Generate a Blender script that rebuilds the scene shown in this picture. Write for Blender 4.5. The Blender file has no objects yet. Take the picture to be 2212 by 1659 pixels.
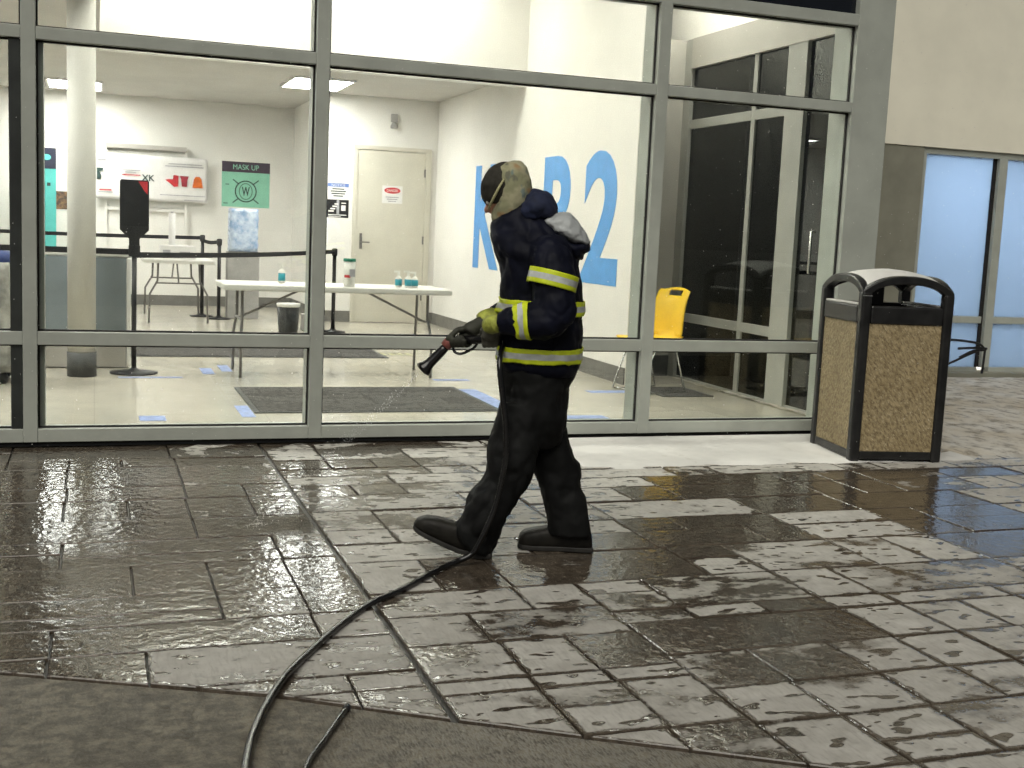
import bpy, bmesh, math, random
from mathutils import Vector, Matrix, noise as mnoise

random.seed(7)
sc = bpy.context.scene
COL = sc.collection
R = math.radians

# ------------------------------------------------------------------ camera
F_, R_, D_ = (Vector((0.33278476, 0.93458032, -0.12575346)), Vector((0.94300281, -0.32980386, 0.04444225)),
              Vector((6.08737156e-05, -0.133375573, -0.991065564)))
cam = bpy.data.cameras.new('camera')
cam.sensor_width = 36.0
cam.lens = 2556.35 / 2212.0 * 36.0
cam.clip_start = 0.05
cam.clip_end = 2000
cam_o = bpy.data.objects.new('camera', cam)
COL.objects.link(cam_o)
U_, B_ = -D_, -F_
cam_o.matrix_world = Matrix(((R_.x, U_.x, B_.x, 0.0), (R_.y, U_.y, B_.y, -7.65316),
                             (R_.z, U_.z, B_.z, 1.42), (0, 0, 0, 1)))
sc.camera = cam_o

# ------------------------------------------------------------------ world, sun, exposure
SUN_EL, SUN_AZ = R(47), R(212)          # soft night glow from above, behind and left of the camera
world = bpy.data.worlds.new('World')
sc.world = world
world.use_nodes = True
wn = world.node_tree
bg = wn.nodes['Background']
sky = wn.nodes.new('ShaderNodeTexSky')
sky.sky_type = 'NISHITA'
sky.sun_disc = False
sky.sun_elevation = SUN_EL
sky.sun_rotation = SUN_AZ
hs = wn.nodes.new('ShaderNodeHueSaturation')
hs.inputs['Saturation'].default_value = 0.12
wn.links.new(sky.outputs[0], hs.inputs['Color'])
wn.links.new(hs.outputs[0], bg.inputs['Color'])
bg.inputs['Strength'].default_value = 0.006

sun = bpy.data.lights.new('sun', 'SUN')
sun.energy = 0.84
sun.angle = R(50)
sun.color = (1.0, 0.965, 0.86)
sun_o = bpy.data.objects.new('sun', sun)
COL.objects.link(sun_o)
sd = Vector((math.sin(SUN_AZ) * math.cos(SUN_EL), math.cos(SUN_AZ) * math.cos(SUN_EL), math.sin(SUN_EL)))
sun_o.rotation_euler = sd.to_track_quat('Z', 'Y').to_euler()
sun_o.location = sd * 30

sc.view_settings.view_transform = 'Standard'
sc.view_settings.look = 'None'
sc.view_settings.gamma = 1.0
sc.view_settings.use_curve_mapping = False
sc.view_settings.exposure = 1.55
sc.render.engine = 'CYCLES'
sc.cycles.use_denoising = True
sc.cycles.denoising_prefilter = 'FAST'
sc.cycles.max_bounces = 7
sc.cycles.diffuse_bounces = 3
sc.cycles.glossy_bounces = 3
sc.cycles.transparent_max_bounces = 12
sc.cycles.caustics_reflective = False
sc.cycles.caustics_refractive = False
sc.cycles.adaptive_threshold = 0.03
sc.cycles.sample_clamp_indirect = 4.0

LAMP = 15.5      # radiance of the lit ceiling panels

# ------------------------------------------------------------------ helpers
class MB:
    def __init__(s):
        s.v, s.f, s.m = [], [], []
    def add(s, verts, faces, mi=0):
        o = len(s.v)
        s.v += [tuple(p) for p in verts]
        s.f += [tuple(i + o for i in f) for f in faces]
        s.m += [mi] * len(faces)
        return s
    def box(s, x0, x1, y0, y1, z0, z1, mi=0):
        v = [(x0, y0, z0), (x1, y0, z0), (x1, y1, z0), (x0, y1, z0), (x0, y0, z1), (x1, y0, z1), (x1, y1, z1), (x0, y1, z1)]
        return s.add(v, [(0, 3, 2, 1), (4, 5, 6, 7), (0, 1, 5, 4), (1, 2, 6, 5), (2, 3, 7, 6), (3, 0, 4, 7)], mi)
    def loft(s, rings, mi=0, caps=True, close=False):
        n = len(rings[0])
        v = [p for r in rings for p in r]
        f = []
        k = len(rings)
        for i in range(k if close else k - 1):
            a, b = i * n, ((i + 1) % k) * n
            for j in range(n):
                f.append((a + j, a + (j + 1) % n, b + (j + 1) % n, b + j))
        if caps and not close:
            f.append(tuple(reversed(range(n))))
            f.append(tuple(range((k - 1) * n, k * n)))
        return s.add(v, f, mi)
    def tube(s, pts, r, n=10, mi=0, caps=True, close=False):
        pts = [Vector(p) for p in pts]
        rr = r if isinstance(r, (list, tuple)) else [r] * len(pts)
        rings, up = [], None
        for i, p in enumerate(pts):
            if close:
                t = pts[(i + 1) % len(pts)] - pts[i - 1]
            else:
                t = pts[min(i + 1, len(pts) - 1)] - pts[max(i - 1, 0)]
            t.normalize()
            if up is None:
                up = Vector((0, 0, 1)) if abs(t.z) < 0.9 else Vector((0, 1, 0))
            a = t.cross(up)
            a.normalize()
            b = a.cross(t)
            up = b
            rings.append([p + rr[i] * (math.cos(2 * math.pi * j / n) * a + math.sin(2 * math.pi * j / n) * b) for j in range(n)])
        return s.loft(rings, mi, caps, close)
    def cyl(s, x, y, z0, z1, r0, r1=None, n=20, mi=0):
        r1 = r0 if r1 is None else r1
        return s.loft([[(x + r * math.cos(2 * math.pi * j / n), y + r * math.sin(2 * math.pi * j / n), z) for j in range(n)] for r, z in ((r0, z0), (r1, z1))], mi)
    def lathe(s, x, y, prof, n=20, mi=0):
        return s.loft([[(x + r * math.cos(2 * math.pi * j / n), y + r * math.sin(2 * math.pi * j / n), z) for j in range(n)] for r, z in prof], mi)
    def xform(s, M):
        s.v = [tuple(M @ Vector(p)) for p in s.v]
        return s
    def build(s, name, mats, parent=None, smooth=False, bevel=0, seg=2):
        me = bpy.data.meshes.new(name)
        me.from_pydata(s.v, [], s.f)
        mats = mats if isinstance(mats, (list, tuple)) else [mats]
        for m in mats:
            me.materials.append(m)
        if len(mats) > 1:
            me.polygons.foreach_set('material_index', s.m)
        if smooth:
            me.polygons.foreach_set('use_smooth', [True] * len(me.polygons))
        bm = bmesh.new()
        bm.from_mesh(me)
        bmesh.ops.recalc_face_normals(bm, faces=bm.faces)
        bm.to_mesh(me)
        bm.free()
        o = bpy.data.objects.new(name, me)
        COL.objects.link(o)
        if parent:
            o.parent = parent
        if bevel:
            b = o.modifiers.new('bevel', 'BEVEL')
            b.width = bevel
            b.segments = seg
            b.limit_method = 'ANGLE'
            b.angle_limit = R(40)
        return o

def tag(o, label=None, cat=None, group=None, kind=None):
    if label: o['label'] = label
    if cat: o['category'] = cat
    if group: o['group'] = group
    if kind: o['kind'] = kind
    return o

def thing(name, label, cat, loc=(0, 0, 0), rz=0.0, group=None):
    o = bpy.data.objects.new(name, None)
    o.empty_display_size = 0.1
    COL.objects.link(o)
    o.location = loc
    o.rotation_euler = (0, 0, rz)
    return tag(o, label, cat, group)

def boxo(name, mat, parent, x0, x1, y0, y1, z0, z1, bevel=0):
    return MB().box(x0, x1, y0, y1, z0, z1).build(name, mat, parent, bevel=bevel)

def struct(o):
    o['kind'] = 'structure'
    return o

def catmull(pts, n=8):
    P = [Vector(p) for p in pts]
    P = [2 * P[0] - P[1]] + P + [2 * P[-1] - P[-2]]
    out = []
    for i in range(1, len(P) - 2):
        for k in range(n):
            t = k / n
            a, b, c, d = P[i - 1], P[i], P[i + 1], P[i + 2]
            out.append(0.5 * ((2 * b) + (c - a) * t + (2 * a - 5 * b + 4 * c - d) * t * t + (-a + 3 * b - 3 * c + d) * t ** 3))
    out.append(P[-2])
    return out

def text_mesh(body, depth=0.002, offset=0.0, align='CENTER'):
    cu = bpy.data.curves.new('text', 'FONT')
    cu.body = body
    cu.extrude = depth
    cu.offset = offset
    cu.resolution_u = 6
    cu.align_x = align
    o = bpy.data.objects.new('text', cu)
    COL.objects.link(o)
    dg = bpy.context.evaluated_depsgraph_get()
    me = bpy.data.meshes.new_from_object(o.evaluated_get(dg))
    bpy.data.objects.remove(o)
    bpy.data.curves.remove(cu)
    return me

def lettering(name, body, mat, parent, M, width, height, depth=0.002, offset=0.0):
    """flat letters fitted to width x height; M maps local (x right, y up, z out)"""
    me = text_mesh(body, depth, offset)
    me.name = name
    xs = [v.co.x for v in me.vertices]; ys = [v.co.y for v in me.vertices]
    sx = width / (max(xs) - min(xs)); sy = height / (max(ys) - min(ys))
    cx, cy = (max(xs) + min(xs)) / 2, (max(ys) + min(ys)) / 2
    for v in me.vertices:
        v.co = M @ Vector(((v.co.x - cx) * sx, (v.co.y - cy) * sy, v.co.z))
    me.materials.clear()
    me.materials.append(mat)
    o = bpy.data.objects.new(name, me)
    COL.objects.link(o)
    o.parent = parent
    return o

# ------------------------------------------------------------------ materials
def nt(name):
    m = bpy.data.materials.new(name)
    m.use_nodes = True
    t = m.node_tree
    t.nodes.clear()
    out = t.nodes.new('ShaderNodeOutputMaterial')
    return m, t, out

def N(t, ty, **kw):
    n = t.nodes.new(ty)
    for k, v in kw.items():
        if k in n.inputs.keys() and not hasattr(n, k):
            n.inputs[k].default_value = v
        else:
            try:
                setattr(n, k, v)
            except Exception:
                n.inputs[k].default_value = v
    return n

def math_(t, op, a, b=None, c=None, clamp=False):
    n = t.nodes.new('ShaderNodeMath')
    n.operation = op
    n.use_clamp = clamp
    for i, x in enumerate((a, b, c)):
        if x is None: continue
        if isinstance(x, (int, float)):
            n.inputs[i].default_value = x
        else:
            t.links.new(x, n.inputs[i])
    return n.outputs[0]

def mixc(t, fac, a, b):
    n = t.nodes.new('ShaderNodeMix')
    n.data_type = 'RGBA'
    for i, x in ((0, fac), (6, a), (7, b)):
        if isinstance(x, (int, float)):
            n.inputs[i].default_value = x
        elif isinstance(x, (tuple, list)):
            n.inputs[i].default_value = tuple(x) + ((1,) if len(x) == 3 else ())
        else:
            t.links.new(x, n.inputs[i])
    return n.outputs[2]

def ss(t, x, lo, hi):
    n = t.nodes.new('ShaderNodeMapRange')
    n.interpolation_type = 'SMOOTHSTEP'
    n.inputs['From Min'].default_value = lo
    n.inputs['From Max'].default_value = hi
    t.links.new(x, n.inputs['Value'])
    return n.outputs[0]

def noise_(t, vec, scale, detail=3, rough=0.5):
    n = t.nodes.new('ShaderNodeTexNoise')
    n.inputs['Scale'].default_value = scale
    n.inputs['Detail'].default_value = detail
    n.inputs['Roughness'].default_value = rough
    if vec is not None:
        t.links.new(vec, n.inputs['Vector'])
    return n.outputs[0]

def mapping(t, vec, scale, rot=(0, 0, 0)):
    n = t.nodes.new('ShaderNodeMapping')
    n.inputs['Scale'].default_value = scale
    n.inputs['Rotation'].default_value = rot
    t.links.new(vec, n.inputs['Vector'])
    return n.outputs[0]

def mat(name, col, rough=0.6, metal=0.0, var=0.12, vs=6.0, bump=0.0, bs=40.0, spec=0.5, col2=None, rvar=0.1, bd=0.004, stretch=(1, 1, 1), sheen=0.0):
    m, t, out = nt(name)
    p = t.nodes.new('ShaderNodeBsdfPrincipled')
    tc = t.nodes.new('ShaderNodeTexCoord')
    vec = mapping(t, tc.outputs['Object'], stretch)
    n1 = noise_(t, vec, vs, 5, 0.6)
    c2 = col2 if col2 else tuple(c * (1 - 2 * var) for c in col)
    c1 = col if col2 else tuple(min(1, c * (1 + var)) for c in col)
    f = ss(t, n1, 0.3, 0.7)
    t.links.new(mixc(t, f, c1, c2), p.inputs['Base Color'])
    n2 = noise_(t, vec, vs * 2.7, 3)
    t.links.new(math_(t, 'ADD', math_(t, 'MULTIPLY', math_(t, 'SUBTRACT', n2, 0.5), rvar * 2), rough, clamp=True), p.inputs['Roughness'])
    p.inputs['Metallic'].default_value = metal
    p.inputs['Specular IOR Level'].default_value = spec
    if sheen:
        p.inputs['Sheen Weight'].default_value = sheen
    if bump:
        b = t.nodes.new('ShaderNodeBump')
        b.inputs['Strength'].default_value = bump
        b.inputs['Distance'].default_value = bd
        t.links.new(noise_(t, vec, bs, 4), b.inputs['Height'])
        t.links.new(b.outputs[0], p.inputs['Normal'])
    t.links.new(p.outputs[0], out.inputs['Surface'])
    return m

def emit(name, col, strength):
    m, t, out = nt(name)
    e = t.nodes.new('ShaderNodeEmission')
    e.inputs['Color'].default_value = tuple(col) + (1,)
    e.inputs['Strength'].default_value = strength
    t.links.new(e.outputs[0], out.inputs['Surface'])
    return m

def glass(name, tint=(0.93, 0.96, 0.94), rough=0.0, extra=0.0, f0=0.045):
    """thin architectural glass: see-through with a Schlick reflection on either side"""
    m, t, out = nt(name)
    geo = t.nodes.new('ShaderNodeNewGeometry')
    d = t.nodes.new('ShaderNodeVectorMath')
    d.operation = 'DOT_PRODUCT'
    t.links.new(geo.outputs['Normal'], d.inputs[0])
    t.links.new(geo.outputs['Incoming'], d.inputs[1])
    c = math_(t, 'ABSOLUTE', d.outputs['Value'])
    fr = math_(t, 'MULTIPLY_ADD', math_(t, 'POWER', math_(t, 'SUBTRACT', 1.0, c, clamp=True), 5.0), 1 - f0, f0, clamp=True)
    tr = t.nodes.new('ShaderNodeBsdfTransparent')
    tr.inputs['Color'].default_value = tuple(tint) + (1,)
    gl = t.nodes.new('ShaderNodeBsdfGlossy')
    gl.inputs['Roughness'].default_value = rough
    gl.inputs['Color'].default_value = (0.9, 0.93, 0.92, 1)
    mx = t.nodes.new('ShaderNodeMixShader')
    t.links.new(fr, mx.inputs[0])
    t.links.new(tr.outputs[0], mx.inputs[1])
    t.links.new(gl.outputs[0], mx.inputs[2])
    last = mx.outputs[0]
    if extra:                                   # dust and frost film on the pane
        df = t.nodes.new('ShaderNodeBsdfDiffuse')
        df.inputs['Color'].default_value = (0.75, 0.75, 0.72, 1)
        tc = t.nodes.new('ShaderNodeTexCoord')
        k = math_(t, 'MULTIPLY', ss(t, noise_(t, tc.outputs['Object'], 3.0, 5), 0.35, 0.8), extra)
        m2 = t.nodes.new('ShaderNodeMixShader')
        t.links.new(k, m2.inputs[0])
        t.links.new(last, m2.inputs[1])
        t.links.new(df.outputs[0], m2.inputs[2])
        last = m2.outputs[0]
    t.links.new(last, out.inputs['Surface'])
    return m

M = {}
M['frame'] = mat('grey_painted_aluminium', (0.38, 0.40, 0.36), 0.42, var=0.06, vs=2.5, bump=0.02, bs=90)
M['inframe'] = mat('pale_grey_aluminium', (0.36, 0.36, 0.33), 0.5, var=0.05, vs=2)
M['column'] = mat('pale_column_paint', (0.66, 0.645, 0.59), 0.7, var=0.02, vs=2)
M['dark'] = mat('dark_bronze_frame', (0.028, 0.032, 0.03), 0.4, var=0.15)
M['gasket'] = mat('black_rubber', (0.008, 0.008, 0.008), 0.7, var=0.1)
M['glass'] = glass('clear_glass')
M['tint'] = glass('dark_tinted_glass', (0.16, 0.17, 0.17), f0=0.07)
M['spandrel'] = mat('black_spandrel_glass', (0.006, 0.008, 0.012), 0.08, var=0.1)
M['wall'] = mat('cream_painted_plaster', (0.81, 0.79, 0.745), 0.85, var=0.02, vs=1.2, bump=0.05, bs=120, bd=0.001)
M['wallg'] = mat('grey_beige_plaster', (0.46, 0.44, 0.40), 0.85, var=0.03, vs=1.2)
M['ceil'] = mat('off_white_ceiling', (0.60, 0.58, 0.54), 0.9, var=0.03, vs=1.0)
M['base'] = mat('grey_rubber_base', (0.17, 0.165, 0.15), 0.6, var=0.08)
M['darkbase'] = mat('charcoal_rubber_base', (0.06, 0.062, 0.06), 0.6)
M['stucco'] = mat('cream_stucco', (0.82, 0.79, 0.665), 0.9, var=0.03, vs=1.5, bump=0.25, bs=160, bd=0.003)
M['greywall'] = mat('olive_grey_stucco', (0.235, 0.232, 0.185), 0.85, var=0.06, vs=2.5, bump=0.2, bs=150, bd=0.003)
M['black'] = mat('black_powder_coat', (0.010, 0.010, 0.011), 0.45, var=0.2)
M['blackplastic'] = mat('black_plastic', (0.014, 0.014, 0.014), 0.33, var=0.25, vs=9, bump=0.06, bs=120)
M['belt'] = mat('black_webbing', (0.012, 0.012, 0.014), 0.8)
M['white'] = mat('white_plastic', (0.78, 0.77, 0.72), 0.5, var=0.03)
M['paper'] = mat('white_paper', (0.78, 0.76, 0.74), 0.7, var=0.02)
M['steel'] = mat('grey_tube_steel', (0.20, 0.19, 0.18), 0.4, metal=0.4)
M['chrome'] = mat('satin_chrome', (0.62, 0.62, 0.60), 0.22, metal=0.9, var=0.05)
M['yellow'] = mat('yellow_plastic', (0.88, 0.57, 0.03), 0.38, var=0.03)
M['blue'] = mat('sky_blue_vinyl', (0.10, 0.34, 0.74), 0.5, var=0.03)
M['door'] = mat('beige_painted_steel', (0.62, 0.59, 0.50), 0.5, var=0.03, vs=1.5)
M['red'] = mat('red_print', (0.55, 0.03, 0.04), 0.6)
M['darkred'] = mat('dark_red_print', (0.36, 0.03, 0.05), 0.6)
M['orange'] = mat('orange_print', (0.75, 0.16, 0.02), 0.6)
M['mint'] = mat('mint_print', (0.28, 0.62, 0.46), 0.6, var=0.03)
M['plum'] = mat('dark_plum_print', (0.055, 0.035, 0.06), 0.6)
M['teal'] = mat('teal_print', (0.10, 0.50, 0.47), 0.6, var=0.03)
M['navyprint'] = mat('navy_print', (0.02, 0.024, 0.05), 0.6)
M['greyprint'] = mat('grey_print', (0.42, 0.42, 0.44), 0.7)
M['ink'] = mat('dark_ink', (0.03, 0.06, 0.055), 0.7)
M['bluesign'] = mat('blue_sign_print', (0.14, 0.22, 0.50), 0.6)
M['brown'] = mat('brown_photo_print', (0.30, 0.17, 0.08), 0.6, col2=(0.04, 0.035, 0.04), vs=14)
M['tape'] = mat('blue_floor_tape', (0.28, 0.36, 0.62), 0.6, var=0.1, vs=20)
M['desk'] = mat('blue_grey_laminate', (0.24, 0.28, 0.30), 0.45, var=0.05, vs=1.5)
M['film'] = mat('pale_blue_film', (0.62, 0.68, 0.76), 0.28, col2=(0.22, 0.33, 0.52), vs=7, bump=0.6, bs=16, bd=0.02)
M['stone'] = mat('grey_pedestal', (0.36, 0.35, 0.33), 0.7, var=0.06)
M['teallabel'] = mat('teal_label', (0.03, 0.30, 0.38), 0.5)
M['green'] = mat('green_cap', (0.02, 0.20, 0.13), 0.5)
M['bag'] = mat('black_bin_bag', (0.03, 0.032, 0.032), 0.35, var=0.3, vs=9, bump=0.7, bs=14, bd=0.02)
M['clearbag'] = mat('crumpled_grey_plastic', (0.45, 0.44, 0.40), 0.35, col2=(0.15, 0.15, 0.14), vs=5, bump=0.9, bs=7, bd=0.04)
M['bluecloth'] = mat('navy_blue_cloth', (0.01, 0.03, 0.14), 0.7)
M['wood'] = mat('brown_weathered_wood', (0.22, 0.14, 0.06), 0.6, col2=(0.05, 0.042, 0.035), vs=3, stretch=(8, 8, 1))
M['lampdiff'] = emit('lit_diffuser', (1.0, 0.965, 0.93), LAMP)
M['lamphigh'] = emit('lit_warm_diffuser', (1.0, 0.955, 0.87), LAMP * 0.82)
M['lampframe'] = mat('white_lamp_trim', (0.75, 0.75, 0.72), 0.5)
M['asphalt'] = mat('asphalt', (0.05, 0.05, 0.05), 0.8, vs=20, bump=0.4, bs=80)
M['bed'] = mat('wet_dark_joint_grout', (0.014, 0.0125, 0.011), 0.45, var=0.3, vs=8)

def floor_material():
    m, t, out = nt('polished_beige_floor')
    p = t.nodes.new('ShaderNodeBsdfPrincipled')
    geo = t.nodes.new('ShaderNodeNewGeometry')
    pos = geo.outputs['Position']
    n1 = noise_(t, pos, 1.3, 5, 0.6)
    n2 = noise_(t, pos, 14, 4, 0.6)
    c = mixc(t, ss(t, n1, 0.3, 0.7), (0.52, 0.48, 0.40), (0.44, 0.41, 0.35))
    c = mixc(t, math_(t, 'MULTIPLY', ss(t, n2, 0.45, 0.8), 0.25), c, (0.34, 0.31, 0.27))
    br = t.nodes.new('ShaderNodeTexBrick')
    br.offset = 0.0
    br.inputs['Scale'].default_value = 1.0
    br.inputs['Brick Width'].default_value = 1.2
    br.inputs['Row Height'].default_value = 1.2
    br.inputs['Mortar Size'].default_value = 0.004
    br.inputs['Mortar Smooth'].default_value = 0.3
    t.links.new(pos, br.inputs['Vector'])
    c = mixc(t, math_(t, 'MULTIPLY', br.outputs['Fac'], 0.4), c, (0.30, 0.27, 0.23))
    t.links.new(c, p.inputs['Base Color'])
    t.links.new(math_(t, 'ADD', math_(t, 'MULTIPLY', n2, 0.18), 0.12), p.inputs['Roughness'])
    t.links.new(p.outputs[0], out.inputs['Surface'])
    return m
M['floor'] = floor_material()

def paver_material():
    """wet stamped paver; Object colour R (0..1 for -1..1) = how much slush lies on this paver"""
    m, t, out = nt('wet_paver_with_slush')
    p = t.nodes.new('ShaderNodeBsdfPrincipled')
    geo = t.nodes.new('ShaderNodeNewGeometry')
    pos = geo.outputs['Position']
    info = t.nodes.new('ShaderNodeObjectInfo')
    sep = t.nodes.new('ShaderNodeSeparateColor')
    t.links.new(info.outputs['Color'], sep.inputs[0])
    at = t.nodes.new('ShaderNodeAttribute')
    at.attribute_name = 'rim'
    rim = at.outputs['Fac']
    n_big = noise_(t, mapping(t, pos, (1, 1.6, 1)), 2.2, 5, 0.62)
    n_mid = noise_(t, pos, 9, 5, 0.6)
    n_fine = noise_(t, mapping(t, pos, (1, 0.7, 1)), 34, 5, 0.75)
    n_grit = noise_(t, pos, 240, 2, 0.6)
    # base stone colour, brown to grey from paver to paver
    stone = mixc(t, sep.outputs[1], (0.055, 0.042, 0.030), (0.085, 0.069, 0.053))
    stone = mixc(t, ss(t, n_mid, 0.35, 0.75), stone, (0.026, 0.020, 0.015))
    stone = mixc(t, math_(t, 'MULTIPLY', ss(t, n_fine, 0.45, 0.70), 0.65), stone, (0.135, 0.111, 0.086))
    n_str = noise_(t, mapping(t, pos, (150, 30, 1), (0, 0, R(-25))), 1.0, 3, 0.7)
    stone = mixc(t, math_(t, 'MULTIPLY', ss(t, n_str, 0.55, 0.72), 0.5), stone, (0.19, 0.16, 0.13))
    # slush mask: large drifts cross the joints, single pavers hold more or less of it
    a = math_(t, 'MULTIPLY', math_(t, 'SUBTRACT', n_big, 0.5), 1.8)
    n_wide = noise_(t, mapping(t, pos, (1, 1.9, 1)), 1.1, 3, 0.5)
    a = math_(t, 'ADD', a, math_(t, 'MULTIPLY', math_(t, 'SUBTRACT', n_wide, 0.5), 1.2))
    b = math_(t, 'MULTIPLY', math_(t, 'SUBTRACT', n_mid, 0.5), 0.9)
    amount = math_(t, 'MULTIPLY_ADD', sep.outputs[0], 2.0, -1.0)
    k = math_(t, 'ADD', math_(t, 'ADD', amount, a), b)
    k = ss(t, k, 0.28, 0.62)
    rimn = math_(t, 'ADD', rim, math_(t, 'MULTIPLY', math_(t, 'SUBTRACT', n_mid, 0.5), 1.5))
    k = math_(t, 'MULTIPLY', k, ss(t, rimn, 0.16, 0.45))
    # melt holes, drawn out along the facade
    hv = mapping(t, pos, (8.5, 17, 1))
    hole = ss(t, noise_(t, hv, 1.0, 1.5, 0.4), 0.618, 0.655)
    hv2 = mapping(t, pos, (20, 36, 1))
    n_dots = noise_(t, hv2, 1.0, 1.0, 0.4)
    hole2 = math_(t, 'MULTIPLY', ss(t, n_dots, 0.635, 0.675), ss(t, noise_(t, pos, 3.3, 2), 0.5, 0.6))
    k = math_(t, 'MULTIPLY', k, math_(t, 'SUBTRACT', 1.0, math_(t, 'MAXIMUM', hole, hole2)))
    # rain-pocked streaks in the slush, drawn out away from the camera
    n_st = noise_(t, mapping(t, pos, (75, 13, 1), (0, 0, R(12))), 1.0, 3, 0.7)
    slush = mixc(t, ss(t, n_mid, 0.3, 0.75), (0.54, 0.525, 0.49), (0.40, 0.385, 0.35))
    slush = mixc(t, math_(t, 'MULTIPLY', ss(t, n_st, 0.45, 0.7), 0.55), slush, (0.29, 0.275, 0.245))
    slush = mixc(t, math_(t, 'MULTIPLY', ss(t, n_big, 0.45, 0.6), 0.25), slush, (0.27, 0.255, 0.23))
    t.links.new(mixc(t, math_(t, 'MULTIPLY', k, 0.93), stone, slush), p.inputs['Base Color'])
    # gloss: standing water between rough patches
    wet = math_(t, 'ADD', math_(t, 'MULTIPLY', ss(t, n_mid, 0.50, 0.80), 0.30), 0.055)
    rough = t.nodes.new('ShaderNodeMix')
    t.links.new(k, rough.inputs[0]); t.links.new(wet, rough.inputs[2]); rough.inputs[3].default_value = 0.72
    t.links.new(rough.outputs[0], p.inputs['Roughness'])
    p.inputs['Specular IOR Level'].default_value = 0.5
    bp = t.nodes.new('ShaderNodeBump')
    bp.inputs['Strength'].default_value = 1.0
    bp.inputs['Distance'].default_value = 0.0046
    rip = noise_(t, mapping(t, pos, (1, 0.8, 1)), 24, 2, 0.5)
    h = math_(t, 'ADD', math_(t, 'MULTIPLY', rip, 0.8), math_(t, 'MULTIPLY', n_fine, 0.12))
    h = math_(t, 'ADD', h, math_(t, 'MULTIPLY', k, 0.5))
    t.links.new(h, bp.inputs['Height'])
    t.links.new(bp.outputs[0], p.inputs['Normal'])
    t.links.new(p.outputs[0], out.inputs['Surface'])
    return m
M['paver'] = paver_material()

def apron_material():
    m, t, out = nt('wet_broomed_concrete')
    p = t.nodes.new('ShaderNodeBsdfPrincipled')
    geo = t.nodes.new('ShaderNodeNewGeometry')
    pos = geo.outputs['Position']
    n1 = noise_(t, pos, 1.6, 5, 0.65)
    n2 = noise_(t, pos, 18, 5, 0.65)
    n3 = noise_(t, mapping(t, pos, (2.6, 0.6, 1), (0, 0, R(14))), 70, 3, 0.7)
    sepx = t.nodes.new('ShaderNodeSeparateXYZ')
    t.links.new(pos, sepx.inputs[0])
    c = mixc(t, ss(t, n2, 0.38, 0.62), (0.19, 0.165, 0.122), (0.078, 0.066, 0.048))
    c = mixc(t, math_(t, 'MULTIPLY', ss(t, noise_(t, pos, 5.0, 6, 0.75), 0.45, 0.62), 0.6), c, (0.07, 0.058, 0.042))
    c = mixc(t, math_(t, 'MULTIPLY', ss(t, noise_(t, pos, 130, 3, 0.7), 0.55, 0.72), 0.6), c, (0.23, 0.20, 0.155))
    fr = math_(t, 'MULTIPLY', math_(t, 'ADD', ss(t, sepx.outputs[0], 0.3, 1.2), math_(t, 'MULTIPLY', math_(t, 'SUBTRACT', n1, 0.5), 1.2)), 0.8, clamp=True)
    c = mixc(t, math_(t, 'MULTIPLY', fr, ss(t, n3, 0.35, 0.6)), c, (0.30, 0.285, 0.25))
    c = mixc(t, math_(t, 'MULTIPLY', ss(t, n3, 0.58, 0.75), 0.4), c, (0.30, 0.28, 0.24))
    t.links.new(c, p.inputs['Base Color'])
    t.links.new(math_(t, 'ADD', math_(t, 'MULTIPLY', n2, 0.4), 0.35), p.inputs['Roughness'])
    b = t.nodes.new('ShaderNodeBump')
    b.inputs['Strength'].default_value = 0.9
    b.inputs['Distance'].default_value = 0.010
    t.links.new(math_(t, 'ADD', n3, n2), b.inputs['Height'])
    t.links.new(b.outputs[0], p.inputs['Normal'])
    t.links.new(p.outputs[0], out.inputs['Surface'])
    return m
M['apron'] = apron_material()

def snow_material(name, dirt, c1=(0.70, 0.69, 0.66), c2=(0.42, 0.40, 0.36), c3=None):
    m, t, out = nt(name)
    p = t.nodes.new('ShaderNodeBsdfPrincipled')
    geo = t.nodes.new('ShaderNodeNewGeometry')
    pos = geo.outputs['Position']
    n1 = noise_(t, mapping(t, pos, (1, 0.8, 1)), 1.5, 5, 0.6)
    n2 = noise_(t, mapping(t, pos, (1, 0.7, 1)), 8, 5, 0.7)
    c = mixc(t, ss(t, n1, 0.35, 0.65), c1, c3 if c3 else tuple(x * 0.8 for x in c1))
    c = mixc(t, math_(t, 'MULTIPLY', ss(t, n2, 0.62 - dirt * 0.25, 0.72), min(1, 0.4 + dirt)), c, c2)
    t.links.new(c, p.inputs['Base Color'])
    p.inputs['Roughness'].default_value = 0.7
    b = t.nodes.new('ShaderNodeBump')
    b.inputs['Strength'].default_value = 0.5
    b.inputs['Distance'].default_value = 0.01
    t.links.new(noise_(t, pos, 45, 4), b.inputs['Height'])
    t.links.new(b.outputs[0], p.inputs['Normal'])
    t.links.new(p.outputs[0], out.inputs['Surface'])
    return m
M['snow'] = snow_material('fresh_thin_snow', 0.1)
M['dirtysnow'] = snow_material('gritty_snow', 0.75, (0.52, 0.50, 0.46), (0.12, 0.10, 0.075), (0.42, 0.375, 0.30))

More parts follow.
